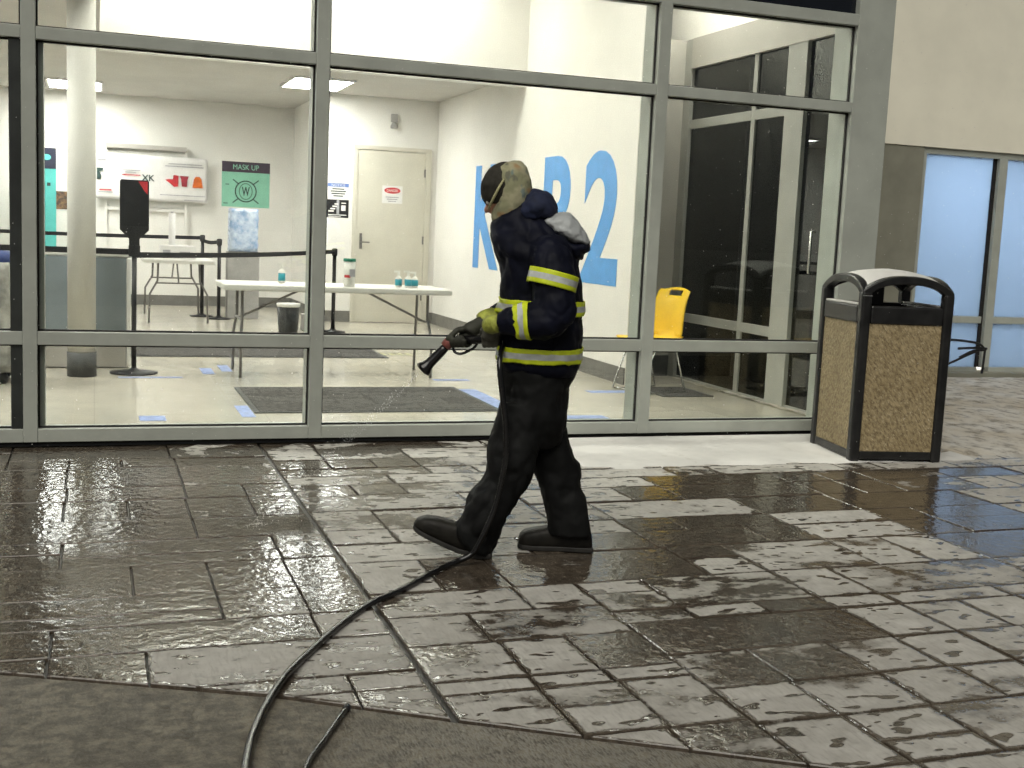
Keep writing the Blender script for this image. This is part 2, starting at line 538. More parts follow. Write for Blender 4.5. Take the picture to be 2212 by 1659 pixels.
def panel_material():
    m, t, out = nt('pebble_aggregate_panel')
    p = t.nodes.new('ShaderNodeBsdfPrincipled')
    tc = t.nodes.new('ShaderNodeTexCoord')
    vec = mapping(t, tc.outputs['Object'], (1, 1, 1), (R(-28), R(32), 0))
    v2 = mapping(t, vec, (2.4, 2.4, 0.32))
    n1 = noise_(t, v2, 28, 5, 0.7)
    n2 = noise_(t, tc.outputs['Object'], 5, 4)
    n3 = noise_(t, v2, 48, 3, 0.7)
    c = mixc(t, ss(t, n1, 0.35, 0.65), (0.16, 0.120, 0.060), (0.40, 0.315, 0.180))
    c = mixc(t, ss(t, n3, 0.56, 0.72), c, (0.60, 0.52, 0.37))
    c = mixc(t, math_(t, 'MULTIPLY', ss(t, n2, 0.35, 0.75), 0.35), c, (0.19, 0.135, 0.06))
    t.links.new(c, p.inputs['Base Color'])
    p.inputs['Roughness'].default_value = 0.6
    b = t.nodes.new('ShaderNodeBump')
    b.inputs['Strength'].default_value = 0.8
    b.inputs['Distance'].default_value = 0.006
    t.links.new(n1, b.inputs['Height'])
    t.links.new(b.outputs[0], p.inputs['Normal'])
    t.links.new(p.outputs[0], out.inputs['Surface'])
    return m
M['panel'] = panel_material()

def frosted_material():
    m, t, out = nt('blue_frosted_film')
    tl = t.nodes.new('ShaderNodeBsdfTranslucent')
    tl.inputs['Color'].default_value = (0.44, 0.545, 0.68, 1)
    df = t.nodes.new('ShaderNodeBsdfDiffuse')
    df.inputs['Color'].default_value = (0.20, 0.27, 0.36, 1)
    mx = t.nodes.new('ShaderNodeMixShader')
    mx.inputs[0].default_value = 0.25
    t.links.new(tl.outputs[0], mx.inputs[1])
    t.links.new(df.outputs[0], mx.inputs[2])
    gl = t.nodes.new('ShaderNodeBsdfGlossy')
    gl.inputs['Roughness'].default_value = 0.12
    m2 = t.nodes.new('ShaderNodeMixShader')
    m2.inputs[0].default_value = 0.06
    t.links.new(mx.outputs[0], m2.inputs[1])
    t.links.new(gl.outputs[0], m2.inputs[2])
    t.links.new(m2.outputs[0], out.inputs['Surface'])
    return m
M['frost'] = frosted_material()

def camo_material():
    m, t, out = nt('camouflage_fleece')
    p = t.nodes.new('ShaderNodeBsdfPrincipled')
    tc = t.nodes.new('ShaderNodeTexCoord')
    v = tc.outputs['Object']
    n1 = noise_(t, v, 13, 3)
    n2 = noise_(t, mapping(t, v, (1.3, 1, 1)), 17, 3)
    n3 = noise_(t, mapping(t, v, (1, 1, 0.5)), 21, 3)
    c = mixc(t, ss(t, n1, 0.42, 0.58), (0.36, 0.34, 0.22), (0.25, 0.25, 0.15))
    c = mixc(t, ss(t, n2, 0.57, 0.66), c, (0.15, 0.15, 0.105))
    c = mixc(t, ss(t, n3, 0.56, 0.63), c, (0.17, 0.21, 0.185))
    c = mixc(t, ss(t, noise_(t, mapping(t, v, (0.7, 1, 1.2)), 12, 2), 0.57, 0.66), c, (0.30, 0.20, 0.10))
    t.links.new(c, p.inputs['Base Color'])
    p.inputs['Roughness'].default_value = 0.9
    t.links.new(p.outputs[0], out.inputs['Surface'])
    return m
M['camo'] = camo_material()
M['jacket'] = mat('navy_black_nylon', (0.0042, 0.0052, 0.0135), 0.62, var=0.25, vs=5, bump=0.25, bs=220, bd=0.002, spec=0.14)
M['pants'] = mat('black_canvas', (0.0068, 0.0072, 0.0074), 0.68, var=0.3, vs=6, bump=0.25, bs=220, bd=0.002, spec=0.16)
M['hoodblue'] = mat('navy_hood_fleece', (0.008, 0.014, 0.045), 0.85, var=0.3, vs=6)
M['lining'] = mat('pale_grey_lining', (0.40, 0.42, 0.43), 0.6, var=0.08, vs=8, bump=0.2, bs=20)
M['lime'] = mat('fluorescent_lime_tape', (0.62, 0.72, 0.02), 0.5, var=0.1, vs=12)
M['silver'] = mat('silver_reflective_tape', (0.52, 0.55, 0.54), 0.4, var=0.12, vs=16)
M['beanie'] = mat('charcoal_knit', (0.040, 0.038, 0.032), 0.95, var=0.2, vs=20, bump=0.5, bs=180, spec=0.15)
M['skin'] = mat('skin', (0.42, 0.22, 0.14), 0.5, var=0.06)
M['glove'] = mat('dark_olive_glove', (0.030, 0.031, 0.021), 0.7, var=0.25, vs=14, bump=0.3, bs=120)
M['palm'] = mat('grey_glove_palm', (0.10, 0.098, 0.08), 0.7, var=0.15, vs=14)
M['boot'] = mat('black_rubber_boot', (0.010, 0.009, 0.007), 0.55, var=0.3, vs=14, bump=0.3, bs=60, spec=0.25)
M['hose'] = mat('wet_black_hose', (0.008, 0.008, 0.0085), 0.17, var=0.2, bump=0.2, bs=90, bd=0.002)
M['redgrip'] = mat('faded_red_collar', (0.26, 0.085, 0.07), 0.5, var=0.2, vs=30)
M['strap'] = mat('pale_goggle_strap', (0.42, 0.40, 0.22), 0.7)
M['eye'] = mat('eye_white', (0.6, 0.58, 0.55), 0.3)
M['water'] = glass('water_drops', (0.9, 0.92, 0.93), f0=0.06)
#PART2
# ------------------------------------------------------------------ ground and paving
def sheet(name, x0, x1, y0, y1, z, m):
    o = MB().add([(x0, y0, z), (x1, y0, z), (x1, y1, z), (x0, y1, z)], [(0, 1, 2, 3)]).build(name, m)
    return struct(o)
sheet('ground', -150, 150, -200, 150, -0.06, M['asphalt'])

# line where the pavers end against the concrete apron (bends a little)
EDGE = [(-6.0, -1.10), (-0.28, -3.82), (0.51, -4.19), (0.99, -4.49), (1.81, -4.98), (6.0, -7.45)]
def edge_y(x):
    for (xa, ya), (xb, yb) in zip(EDGE, EDGE[1:]):
        if xa <= x <= xb:
            return ya + (yb - ya) * (x - xa) / (xb - xa)
    return EDGE[-1][1]
def edge_x(y):
    """where the edge line is at height y (the line falls towards +x)"""
    for (xa, ya), (xb, yb) in zip(EDGE, EDGE[1:]):
        if yb <= y <= ya:
            return xa + (xb - xa) * (y - ya) / (yb - ya)
    return EDGE[0][0] if y > EDGE[0][1] else EDGE[-1][0]
def clip_edge(poly, gap):
    """cut a rectangular paver along the bending edge line"""
    x0, x1 = min(p[0] for p in poly), max(p[0] for p in poly)
    y0, y1 = min(p[1] for p in poly), max(p[1] for p in poly)
    if edge_y(x0) + gap <= y0: return poly
    xs = max(x0, edge_x(y1 - gap))
    if xs >= x1 - 0.02: return []
    xe = min(x1, max(xs, edge_x(y0 - gap)))
    bot = [(xs, max(y0, edge_y(xs) + gap))]
    for kx, _ in EDGE:
        if xs + .02 < kx < xe - .02: bot.append((kx, edge_y(kx) + gap))
    if xe > xs + .01: bot.append((xe, max(y0, edge_y(xe) + gap)))
    if xe < x1 - .01: bot.append((x1, y0))
    top = [(x1, y1)] + ([(xs, y1)] if y1 - bot[0][1] > .01 else [])
    return bot + top

bed = MB().add([(-6, 0.02, -0.014), (9, 0.02, -0.014), (9, -9, -0.014), (-6, -9, -0.014)], [(0, 3, 2, 1)]).build('pavement', M['bed'])
struct(bed)

def offset_poly(poly, d):
    """inset a convex polygon by d"""
    n = len(poly)
    ar = sum(poly[i][0] * poly[(i + 1) % n][1] - poly[(i + 1) % n][0] * poly[i][1] for i in range(n)) / 2
    sg = 1 if ar > 0 else -1
    out = []
    for i in range(n):
        p0, p1, p2 = Vector(poly[i - 1]), Vector(poly[i]), Vector(poly[(i + 1) % n])
        e1, e2 = (p1 - p0).normalized(), (p2 - p1).normalized()
        n1, n2 = Vector((-e1.y, e1.x)) * sg, Vector((-e2.y, e2.x)) * sg
        b = n1 + n2
        if b.length < 1e-4: b = n1
        b.normalize()
        out.append(tuple(p1 + b * min(d / max(0.35, b.dot(n1)), d * 2.2)))
    return out

def slush(x, y):
    r = random.random()
    if x < 0.42: return -0.6
    if x < 1.0:
        if y < -3.35: return 0.42 + 0.3 * r
        if y < -1.9: return -0.15 + 0.40 * r
        return 0.22 * r
    if x < 1.95 and y > -1.5: return 0.08 + 0.36 * r
    for cx, cy, rx, ry in ((2.75, -2.65, 0.85, 0.42), (2.15, -4.0, 0.42, 0.17), (2.6, -3.88, 0.3, 0.25), (3.9, -1.75, 1.1, 0.40), (4.6, -2.7, 0.7, 0.5),
                           (1.62, -4.05, 0.12, 0.12), (2.08, -3.02, 0.42, 0.30), (1.62, -3.1, 0.22, 0.2), (4.6, -1.45, 1.3, 0.22)):
        if ((x - cx) / rx) ** 2 + ((y - cy) / ry) ** 2 < 1: return -0.15 + 0.30 * r
    return 0.40 + 0.42 * r

def paver(poly):
    if len(poly) < 3: return
    ar = abs(sum(poly[i][0] * poly[(i + 1) % len(poly)][1] - poly[(i + 1) % len(poly)][0] * poly[i][1] for i in range(len(poly))) / 2)
    if ar < 0.002: return
    cx = sum(p[0] for p in poly) / len(poly); cy = sum(p[1] for p in poly) / len(poly)
    if cx > 4.1 + (cy + 5.17) * 0.95: return          # far outside the picture
    dz = random.uniform(-0.0022, 0.0022)
    tx, ty = random.uniform(-0.004, 0.004), random.uniform(-0.004, 0.004)
    n = len(poly)
    rings = [(poly, -0.016, 0.0), (offset_poly(poly, 0.001), -0.004, 0.0), (offset_poly(poly, 0.004), 0.0, 0.08), (offset_poly(poly, 0.04 if ar > 0.04 else 0.028), 0.0008, 1.0)]
    v, rim = [], []
    for pl, z, k in rings:
        for p in pl:
            v.append((p[0] - cx, p[1] - cy, z + (dz + tx * (p[0] - cx) + ty * (p[1] - cy) if z > -0.01 else 0)))
            rim.append(k)
    f = []
    for i in range(3):
        for j in range(n):
            f.append((i * n + j, i * n + (j + 1) % n, (i + 1) * n + (j + 1) % n, (i + 1) * n + j))
    f.append(tuple(range(3 * n, 4 * n)))
    o = MB().add(v, f).build('paver', M['paver'], bed)
    at = o.data.attributes.new('rim', 'FLOAT', 'POINT')
    at.data.foreach_set('value', rim)
    o.location = (cx, cy, 0)
    o.color = (slush(cx, cy) * 0.5 + 0.5, random.random(), random.random(), 1)

def pave_zone(x0, x1, rows, xlines, keep=0.55):
    for ra, rb in zip(rows, rows[1:]):
        xs = [x0] + [x for x in xlines if x0 + 0.05 < x < x1 - 0.05] + [x1]
        cuts = [xs[0]]
        for i, x in enumerate(xs[1:-1], 1):
            wide = xs[i + 1] - cuts[-1]
            if wide > 0.95 or random.random() > keep:
                cuts.append(x + random.uniform(-0.012, 0.012))
        cuts.append(xs[-1])
        for xa, xb in zip(cuts, cuts[1:]):
            j = 0.002 + random.random() * 0.002
            y0, y1 = rb + j + random.uniform(-.002, .002), ra - j
            poly = [(xa + j, y0), (xb - j, y0), (xb - j, y1), (xa + j, y1)]
            # narrow pavers are sometimes two small ones
            if (ra - rb) > 0.33 and random.random() < 0.08:
                ym = (y0 + y1) / 2 + random.uniform(-.05, .05)
                parts = [[(xa + j, y0), (xb - j, y0), (xb - j, ym - j), (xa + j, ym - j)], [(xa + j, ym + j), (xb - j, ym + j), (xb - j, y1), (xa + j, y1)]]
            else:
                parts = [poly]
            for q in parts:
                paver(clip_edge(q, 0.020))

XL = [-2.3, -2.0, -1.7, -1.38, -1.08, -0.77, -0.46, -0.14, 0.15, 0.44, 0.75, 1.0, 1.33, 1.60, 1.87, 2.17, 2.50, 2.80, 3.10, 3.38, 3.68, 4.0, 4.3, 4.6, 4.9, 5.2, 5.5, 5.8, 6.1, 6.4, 6.7, 7.0]
pave_zone(-2.3, 0.993, [0.0, -0.43, -0.68, -1.20, -1.50, -1.92, -2.30, -2.70, -3.11, -3.45, -3.72, -4.07, -4.21, -4.55], XL)
pave_zone(1.007, 6.9, [0.0, -0.24, -0.58, -0.84, -1.05, -1.30, -1.56, -1.90, -2.28, -2.53, -2.82, -3.27], XL, 0.42)
pave_zone(1.007, 1.87, [-3.27, -3.56, -3.87, -4.20, -4.31, -4.68, -5.02], XL, 0.35)
pave_zone(1.87, 6.9, [-3.27, -3.65, -3.79, -4.13, -4.44, -4.72, -5.06, -5.4, -5.75], XL, 0.22)

# concrete apron in the foreground
ap = []
for x, y in EDGE: ap.append((x, y - 0.012, -0.013))
nE = len(ap)
ap2 = [(x, y - 0.026, 0.004) for x, y in EDGE]
ap3 = [(-6, -12, 0.004), (-3, -12, 0.004), (-1, -12, 0.004), (1, -12, 0.004), (3, -12, 0.004), (6, -12, 0.004)]
apm = MB()
apm.add(ap + ap2 + ap3, [(i, i + 1, nE + i + 1, nE + i) for i in range(nE - 1)] + [(nE + i, nE + i + 1, 2 * nE + i + 1, 2 * nE + i) for i in range(nE - 1)])
struct(apm.build('concrete_apron', M['apron']))

# ------------------------------------------------------------------ thin snow lying along the facade and by the annex
def snow_sheet(name, x0, x1, y0, y1, m, label, amp, cover, step=0.05, seed=0.0, zb=0.004):
    nx, ny = int((x1 - x0) / step), int((y1 - y0) / step)
    vs, idx = [], {}
    for i in range(nx + 1):
        for j in range(ny + 1):
            x, y = x0 + i * step, y0 + j * step
            h = cover(x, y) + 0.10 * mnoise.noise((x * 3.1 + seed, y * 4.5, 0)) + 0.06 * mnoise.noise((x * 9 + seed, y * 13, 3))
            vs.append((x, y, zb - 0.012 + min(max(h * 0.12, -0.01), 0.02) + amp * mnoise.noise((x * 6, y * 6, 7 + seed))))
    f = []
    for i in range(nx):
        for j in range(ny):
            a = i * (ny + 1) + j
            q = (a, a + ny + 1, a + ny + 2, a + 1)
            if max(vs[k][2] for k in q) > -0.004:
                f.append(q)
    o = MB().add(vs, f).build(name, m, smooth=True)
    return tag(o, label, 'snow', kind='stuff')
snow_sheet('snow', 2.35, 5.8, -1.35, -0.03, M['snow'], 'thin white snow along the foot of the glass facade beside the litter bin', 0.0012,
           lambda x, y: min((y + 1.08) * 1.4 + 0.05 * (x > 4.6), (x - 2.55) * 0.8 if y > -0.5 else (x - 2.6) * 0.6), 0.03, 1.7)
snow_sheet('gritty_snow', 5.66, 13.0, -1.3, 3.42, M['dirtysnow'], 'gritty trodden snow in front of the blue window of the annex', 0.011,
           lambda x, y: min(0.4, (y + 1.0) * 0.8), 0.06, 5.2, 0.006)

# ------------------------------------------------------------------ lobby shell (setting)
def wallbox(name, m, x0, x1, y0, y1, z0, z1):
    return struct(boxo(name, m, None, x0, x1, y0, y1, z0, z1))
YB1, YB2, XK = 9.85, 12.6, 4.88
wallbox('floor', M['floor'], -5.0, 5.9, 0.24, 12.8, -0.05, 0.004)
wallbox('wall_door', M['wall'], 3.15, 4.88, YB1, YB1 + 0.12, 0, 3.5)
wallbox('wall_side', M['wall'], 3.15, 3.27, YB1 + 0.12, YB2, 0, 3.5)
wb = wallbox('wall_back', M['wall'], -5.0, 3.15, YB2, YB2 + 0.15, 0, 3.5)
wallbox('wall_lettered', M['wall'], XK, XK + 0.16, 2.78, YB1 + 0.12, 0, 4.7)
wallbox('wall_return', M['wallg'], XK + 0.16, 5.75, 3.55, 3.70, 0, 3.46)  # the weaker light on this wall is put into its greyer colour
wallbox('wall_left', M['wall'], -5.15, -5.0, 0.2, 12.8, 0, 4.7)
wallbox('header_wall', M['wall'], 0.05, XK, 6.0, 6.15, 3.17, 4.7)
wallbox('ceiling_alcove', M['ceil'], -5.0, 5.0, 6.15, 12.8, 3.33, 3.45)
wallbox('ceiling_low', M['ceil'], -5.0, 0.05, 0.3, 6.15, 3.33, 3.45)
wallbox('ceiling_high', M['ceil'], 0.05, 5.9, 0.25, 6.0, 4.7, 4.8)
wallbox('wall_upper_right', M['wall'], 5.80, 5.95, 0.25, 6.2, 3.46, 4.7)
wallbox('wall_upper_end', M['wall'], 5.04, 5.80, 5.6, 5.75, 3.46, 4.7)
wallbox('wall_facade_left', M['stucco'], -9.0, -2.76, 0.0, 0.35, 0, 5.1)
wallbox('wall_step', M['wall'], 0.0, 0.05, 0.25, 6.0, 3.45, 4.8)
for nm, x0, x1, y0, y1 in (('baseboard_door', 3.15, 3.62, YB1 - 0.015, YB1), ('baseboard_corner', 4.80, XK - 0.014, YB1 - 0.015, YB1),
                           ('baseboard_lettered', XK - 0.014, XK, 2.79, YB1), ('baseboard_back', -5, 3.14, YB2 - 0.015, YB2), ('baseboard_side', 3.135, 3.15, YB1 + .0, YB2 - .02)):
    wallbox(nm, M['base'], x0, x1, y0, y1, 0.004, 0.17)
wallbox('baseboard_return', M['darkbase'], XK + 0.17, 5.74, 3.53, 3.55, 0.004, 0.22)

# ------------------------------------------------------------------ ceiling lamps
def ceiling_lamp(x0, x1, y0, y1, z, m, label, group):
    t = thing('ceiling_lamp', label, 'ceiling lamp', ((x0 + x1) / 2, (y0 + y1) / 2, z), 0, group)
    w, d = (x1 - x0) / 2, (y1 - y0) / 2
    fr = MB()
    for a in ((-w, w, -d, -d + .03), (-w, w, d - .03, d), (-w, -w + .03, -d + .03, d - .03), (w - .03, w, -d + .03, d - .03)):
        fr.box(*a, -0.03, 0.0)
    fr.build('trim', M['lampframe'], t)
    MB().box(-w + .03, w - .03, -d + .03, d - .03, -0.022, -0.006).build('diffuser', m, t)
G = 'lit panels in the lobby ceiling'
ceiling_lamp(2.43, 3.25, 8.1, 9.35, 3.33, M['lampdiff'], 'bright white ceiling panel in front of the beige door, cut by a mullion', G)
ceiling_lamp(-0.66, 0.12, 10.75, 11.95, 3.33, M['lampdiff'], 'bright white ceiling panel at far left behind the round column', G)
ceiling_lamp(-3.2, -2.4, 8.1, 9.35, 3.33, M['lampdiff'], 'white ceiling panel over the left end of the alcove', G)
ceiling_lamp(-2.4, -1.6, 3.0, 4.2, 3.33, M['lampdiff'], 'white ceiling panel over the left side of the lobby', G)
ceiling_lamp(-1.5, -0.7, 1.0, 1.7, 3.33, M['lampdiff'], 'added white fill light just inside the glass at far left', G)  # added out of view to brighten the column front, desk and trolley
ceiling_lamp(5.12, 5.62, 2.0, 3.2, 4.70, M['lamphigh'], 'added warm white fill light high over the yellow chair', G)  # added unseen light to lift the upper right wall and the return wall
for q, (x, y, lb) in enumerate(((1.1, 2.0, 'front left'), (3.3, 2.0, 'front right'), (1.1, 5.35, 'back left'), (3.3, 5.35, 'back right'))):
    ceiling_lamp(x - .6, x + .6, y - .3, y + .3, 4.70, M['lamphigh'], 'warm white panel in the high lobby ceiling, ' + lb + ' of four', G)

# ------------------------------------------------------------------ glass curtain wall
cw = thing('glass_curtain_wall', 'grey aluminium glass curtain wall of the lit lobby with mullions and transoms', 'curtain wall')
ZS, ZM, ZU, ZT = (0.03, 0.112), (0.627, 0.708), (2.426, 2.50), (3.052, 3.135)
MX = [(-2.75, -2.66), (-0.407, -0.325), (1.323, 1.408), (3.700, 3.789)]
for a, b in MX:
    boxo('mullion', M['frame'], cw, a, b, 0.0, 0.25, 0.03, 4.9, 0.004)
cp = boxo('corner_post', M['frame'], cw, 5.308, 5.622, 0.0, 0.30, 0.0, 4.9, 0.004)
bays = [(-2.66, -0.407), (-0.325, 1.323), (1.408, 3.700), (3.789, 5.308)]
def gasket(parent, x0, x1, z0, z1, y=0.046, w=0.011):
    g = MB()
    g.box(x0, x1, y, y + .02, z1 - w, z1).box(x0, x1, y, y + .02, z0, z0 + w)
    g.box(x0, x0 + w, y, y + .02, z0 + w, z1 - w).box(x1 - w, x1, y, y + .02, z0 + w, z1 - w)
    g.build('gasket', M['gasket'], parent)
for x0, x1 in bays:
    for z0, z1 in (ZS, ZM, ZU, ZT):
        boxo('transom', M['frame'], cw, x0, x1, 0.003, 0.17, z0, z1, 0.004)
    for (za, zb) in ((ZS[1], ZM[0]), (ZM[1], ZU[0]), (ZU[1], ZT[0])):
        p = boxo('pane', M['glass'], cw, x0, x1, 0.062, 0.070, za, zb)
        gasket(p, x0, x1, za, zb)
    p = boxo('spandrel_pane', M['spandrel'], cw, x0, x1, 0.055, 0.075, ZT[1], 4.9)
boxo('sill_channel', M['gasket'], cw, -2.75, 5.30, 0.03, 0.23, 0.0, 0.03)
boxo('roof_parapet', M['frame'], cw, -2.75, 5.622, -0.02, 0.35, 4.9, 5.1)
# a dark stile of the entrance leaf left of the second mullion
boxo('inner_stile', M['inframe'], cw, -0.324, -0.286, 0.078, 0.22, 0.712, 2.424, 0.003)
boxo('inner_stile', M['inframe'], cw, -0.324, -0.286, 0.078, 0.22, 0.115, 0.625, 0.003)
boxo('door_stile', M['dark'], cw, -0.475, -0.409, 0.02, 0.16, 0.112, 2.425, 0.003)

# interior glazed side wall at the right end
gs = thing('glazed_side_wall', 'pale grey framed side wall of dark windows inside the right end of the lobby', 'window wall')
X0, X1 = 5.75, 5.80
for y0, y1, z0, z1 in ((1.30, 1.60, 0.004, 3.16), (3.40, 3.55, 0.004, 3.46)):
    boxo('post', M['inframe'], gs, X0 - 0.03, X1 + 0.05, y0, y1, z0, z1, 0.004)
boxo('post', M['dark'], gs, X0 - 0.01, X1 + 0.03, 0.30, 0.42, 0.004, 3.16, 0.004)
boxo('mullion', M['inframe'], gs, X0 - 0.01, X1 + 0.03, 2.13, 2.20, 0.004, 3.16, 0.004)
boxo('mullion', M['inframe'], gs, X0 - 0.01, X1 + 0.03, 0.84, 0.90, 2.0, 3.16, 0.004)
boxo('header_beam', M['wallg'], gs, X0 - 0.035, X1 + 0.04, 0.30, 3.40, 3.16, 3.46)
for y0, y1 in ((0.42, 1.30), (1.60, 2.13), (2.20, 3.40)):
    if y0 > 1.5:
        boxo('transom', M['inframe'], gs, X0 - 0.012, X1 + 0.028, y0, y1, 2.56, 2.65, 0.003)
        boxo('transom', M['inframe'], gs, X0 - 0.012, X1 + 0.028, y0, y1, 0.60, 0.69, 0.003)
    for z0, z1 in ((0.03, 0.60), (0.69, 2.56), (2.65, 3.16)) if y0 > 1.5 else ((0.03, 3.16),):
        boxo('pane', M['tint'], gs, X0 + 0.01, X0 + 0.02, y0, y1, z0, z1)
boxo('sill', M['inframe'], gs, X0 - 0.012, X1 + 0.028, 0.42, 1.30, 0.004, 0.03)
boxo('sill', M['inframe'], gs, X0 - 0.012, X1 + 0.028, 1.60, 3.40, 0.004, 0.03)
# pull handle and lock on the near leaf
MB().tube([(5.70, .95, 1.20), (5.66, .95, 1.20), (5.66, .95, 1.55), (5.70, .95, 1.55)], 0.012, 8).build('door_pull', M['chrome'], gs, smooth=True)

# ------------------------------------------------------------------ annex with the blue window
YA = 3.6
an = thing('annex_building', 'cream stucco annex with olive grey plinth set back on the right', 'building', (8, YA, 0))
def abox(name, m, x0, x1, z0, z1, y0=0.0, y1=0.25, parent=an, bevel=0):
    return boxo(name, m, parent, x0 - 8, x1 - 8, y0, y1, z0, z1, bevel)
abox('upper_wall', M['stucco'], 5.95, 14, 2.60, 6.0)
abox('plinth_wall', M['greywall'], 5.95, 8.81, 0.0, 2.60, 0.012)
win = abox('window', M['frame'], 8.81, 13.0, 2.53, 2.60, 0.03, 0.16)
FX = [8.81, 9.89, 11.1, 12.3]
for i, x in enumerate(FX):
    w_ = 0.055 if i == 0 else 0.115
    abox('frame', M['frame'], x, x + w_, 0.10, 2.53, 0.028 if i else 0.03, 0.15, win, 0.003)
    if i:
        abox('gasket', M['gasket'], x - 0.05, x, 0.10, 2.53, 0.075, 0.13, win)
for i, x in enumerate(FX):
    xa = x + (0.055 if i == 0 else 0.115); xb = FX[i + 1] - (0.05) if i < 3 else 13.0
    abox('frame', M['frame'], xa, xb, 0.62, 0.70, 0.04, 0.13, win, 0.003)
    abox('frame', M['frame'], xa, xb, 0.05, 0.10, 0.04, 0.13, win)
    for z0, z1 in ((0.10, 0.62), (0.70, 2.53)):
        abox('pane', M['frost'], xa, xb, z0, z1, 0.09, 0.096, win)
abox('ledge', M['greywall'], 8.81, 14, -0.05, 0.05, -0.12, 0.25)
# lit room behind the frosted film
rm = MB()
rm.box(8.5 - 8, 14 - 8, 2.2, 2.3, 0, 3.0).box(8.5 - 8, 14 - 8, 0.26, 2.2, 2.9, 3.0).box(8.4 - 8, 8.5 - 8, 0.26, 2.3, 0, 3.0).box(14 - 8, 14.1 - 8, 0.26, 2.3, 0, 3.0).box(8.5 - 8, 14 - 8, 0.26, 2.2, -0.04, 0.0)
rm.build('room_shell', M['wall'], an)
ceiling_lamp(8.9, 10.1, 4.5, 5.1, 6.5 - 3.62, M['lampdiff'], 'white ceiling panel glowing behind the left pane of the blue window', G)
ceiling_lamp(11.2, 12.4, 4.5, 5.1, 6.5 - 3.62, M['lampdiff'], 'white ceiling panel glowing behind the right panes of the blue window', G)
#PART3
# ------------------------------------------------------------------ lobby: column, door, lettering
col = thing('round_column', 'round pale grey column with dark base behind the left pane', 'column', (-0.105, 3.42, 0))
MB().cyl(0, 0, 0.22, 3.33, 0.118, n=40).build('shaft', M['column'], col, smooth=True)
MB().cyl(0, 0, 0.004, 0.22, 0.124, n=40).build('base', M['darkbase'], col, smooth=True)

dr = thing('steel_door', 'beige steel door with lever handle in the back wall of the lobby', 'door', (4.19, YB1, 0))
fr = MB()
fr.box(-.59, -.53, -.035, 0, .004, 2.56).box(.51, .59, -.035, 0, .004, 2.56).box(-.59, .59, -.0351, 0, 2.56, 2.62)
fr.build('frame', M['door'], dr, bevel=.004)
leaf = boxo('leaf', M['door'], dr, -.528, .508, -.018, -.001, .012, 2.552)
for z in (.35, 1.2, 2.2):
    boxo('hinge', M['steel'], leaf, .485, .512, -.028, -.0185, z, z + .12)
hd = MB().box(-.475, -.435, -.026, -.0185, 1.10, 1.33)
hd.tube([(-.455, -.028, 1.20), (-.455, -.07, 1.20), (-.33, -.07, 1.20)], .011, 8)
hd.build('lever_handle', M['steel'], leaf)
XZ = Matrix(((1, 0, 0, 0), (0, 0, -1, 0), (0, 1, 0, 0), (0, 0, 0, 1)))       # text in the x-z plane facing -y
def wall_M(x, y, z):
    return Matrix.Translation((x, y, z)) @ XZ
def flat(x0, x1, z0, z1, y, d=0.003):
    return MB().box(x0, x1, y - d, y, z0, z1)
def ellipse(cx, cz, rx, rz, y, d=.002, n=28):
    return MB().loft([[(cx + rx * math.cos(2 * math.pi * j / n), yy, cz + rz * math.sin(2 * math.pi * j / n)) for j in range(n)] for yy in (y, y - d)])

sg = thing('door_sign', 'white sign with a red oval on the beige door', 'sign', (4.195, YB1 - .0185, 1.92))
flat(-.155, .155, -.13, .13, 0).build('plate', M['paper'], sg)
ov = ellipse(0, .06, .125, .045, -.003).build('red_oval', M['red'], sg)
lettering('word', 'DANGER', M['paper'], ov, wall_M(0, -.0065, .06), .17, .038, .0006)
for k in range(3):
    flat(-.10 + .02 * k, .10 - .02 * k, -.045 - .03 * k, -.032 - .03 * k, -.003, .001).build('text_line', M['greyprint'], sg)

n1 = thing('notice_sign', 'white notice with a blue header left of the beige door', 'sign', (3.385, YB1, 1.935))
flat(-.16, .16, -.115, .115, 0).build('plate', M['paper'], n1)
hb = flat(-.155, .155, .055, .11, -.003, .001).build('header', M['bluesign'], n1)
lettering('word', 'NOTICE', M['paper'], hb, wall_M(0, -.0045, .082), .2, .034, .0004)
for k, w in enumerate((.09, .115, .1, .07)):
    flat(-w, w, .018 - .034 * k, .034 - .034 * k, -.003, .001).build('text_line', M['ink'], n1)
n2 = thing('black_sign', 'black sign with white pictograms under the blue headed notice', 'sign', (3.385, YB1, 1.675))
flat(-.16, .16, -.13, .13, 0).build('plate', M['black'], n2)
pm = MB()
for k in range(4):
    pm.box(-.14 + .03 * k, -.06 + .022 * k, -.0045, -.003, -.05 + .035 * k, -.028 + .035 * k)
pm.build('stair_pictogram', M['paper'], n2)
pm = MB().box(.05, .115, -.0045, -.003, -.03, .05)
pm.box(.05, .12, -.0045, -.003, .075, .09)
pm.build('paper_pictogram', M['paper'], n2)
flat(-.02, .02, -.1, .125, -.003, .001).build('grey_stripe', M['greyprint'], n2)
flat(-.14, .13, -.10, -.085, -.003, .001).build('text_line', M['paper'], n2)
flat(-.14, .05, -.122, -.112, -.003, .001).build('text_line', M['paper'], n2)
al = thing('wall_alarm', 'small pale grey alarm fitting high above the beige door', 'alarm', (4.19, YB1, 3.0))
al_b = MB().box(-.05, .05, -.05, 0, -.02, .10)
al_b.build('body', M['stone'], al, bevel=.01)
MB().lathe(0, -.03, [(.05, -.11), (.06, -.09), (.045, -.05), (.03, -.021)], 16).build('horn', M['stone'], al, smooth=True)
sw = thing('light_switch', 'small brown switch plate on the wall beside the middle mullion', 'switch', (3.14, 10.6, 1.28))
boxo('plate', M['brown'], sw, -.012, .01, -.06, .06, -.09, .09, .003)
boxo('rocker', M['white'], sw, -.018, -.012, -.015, .015, -.03, .03)

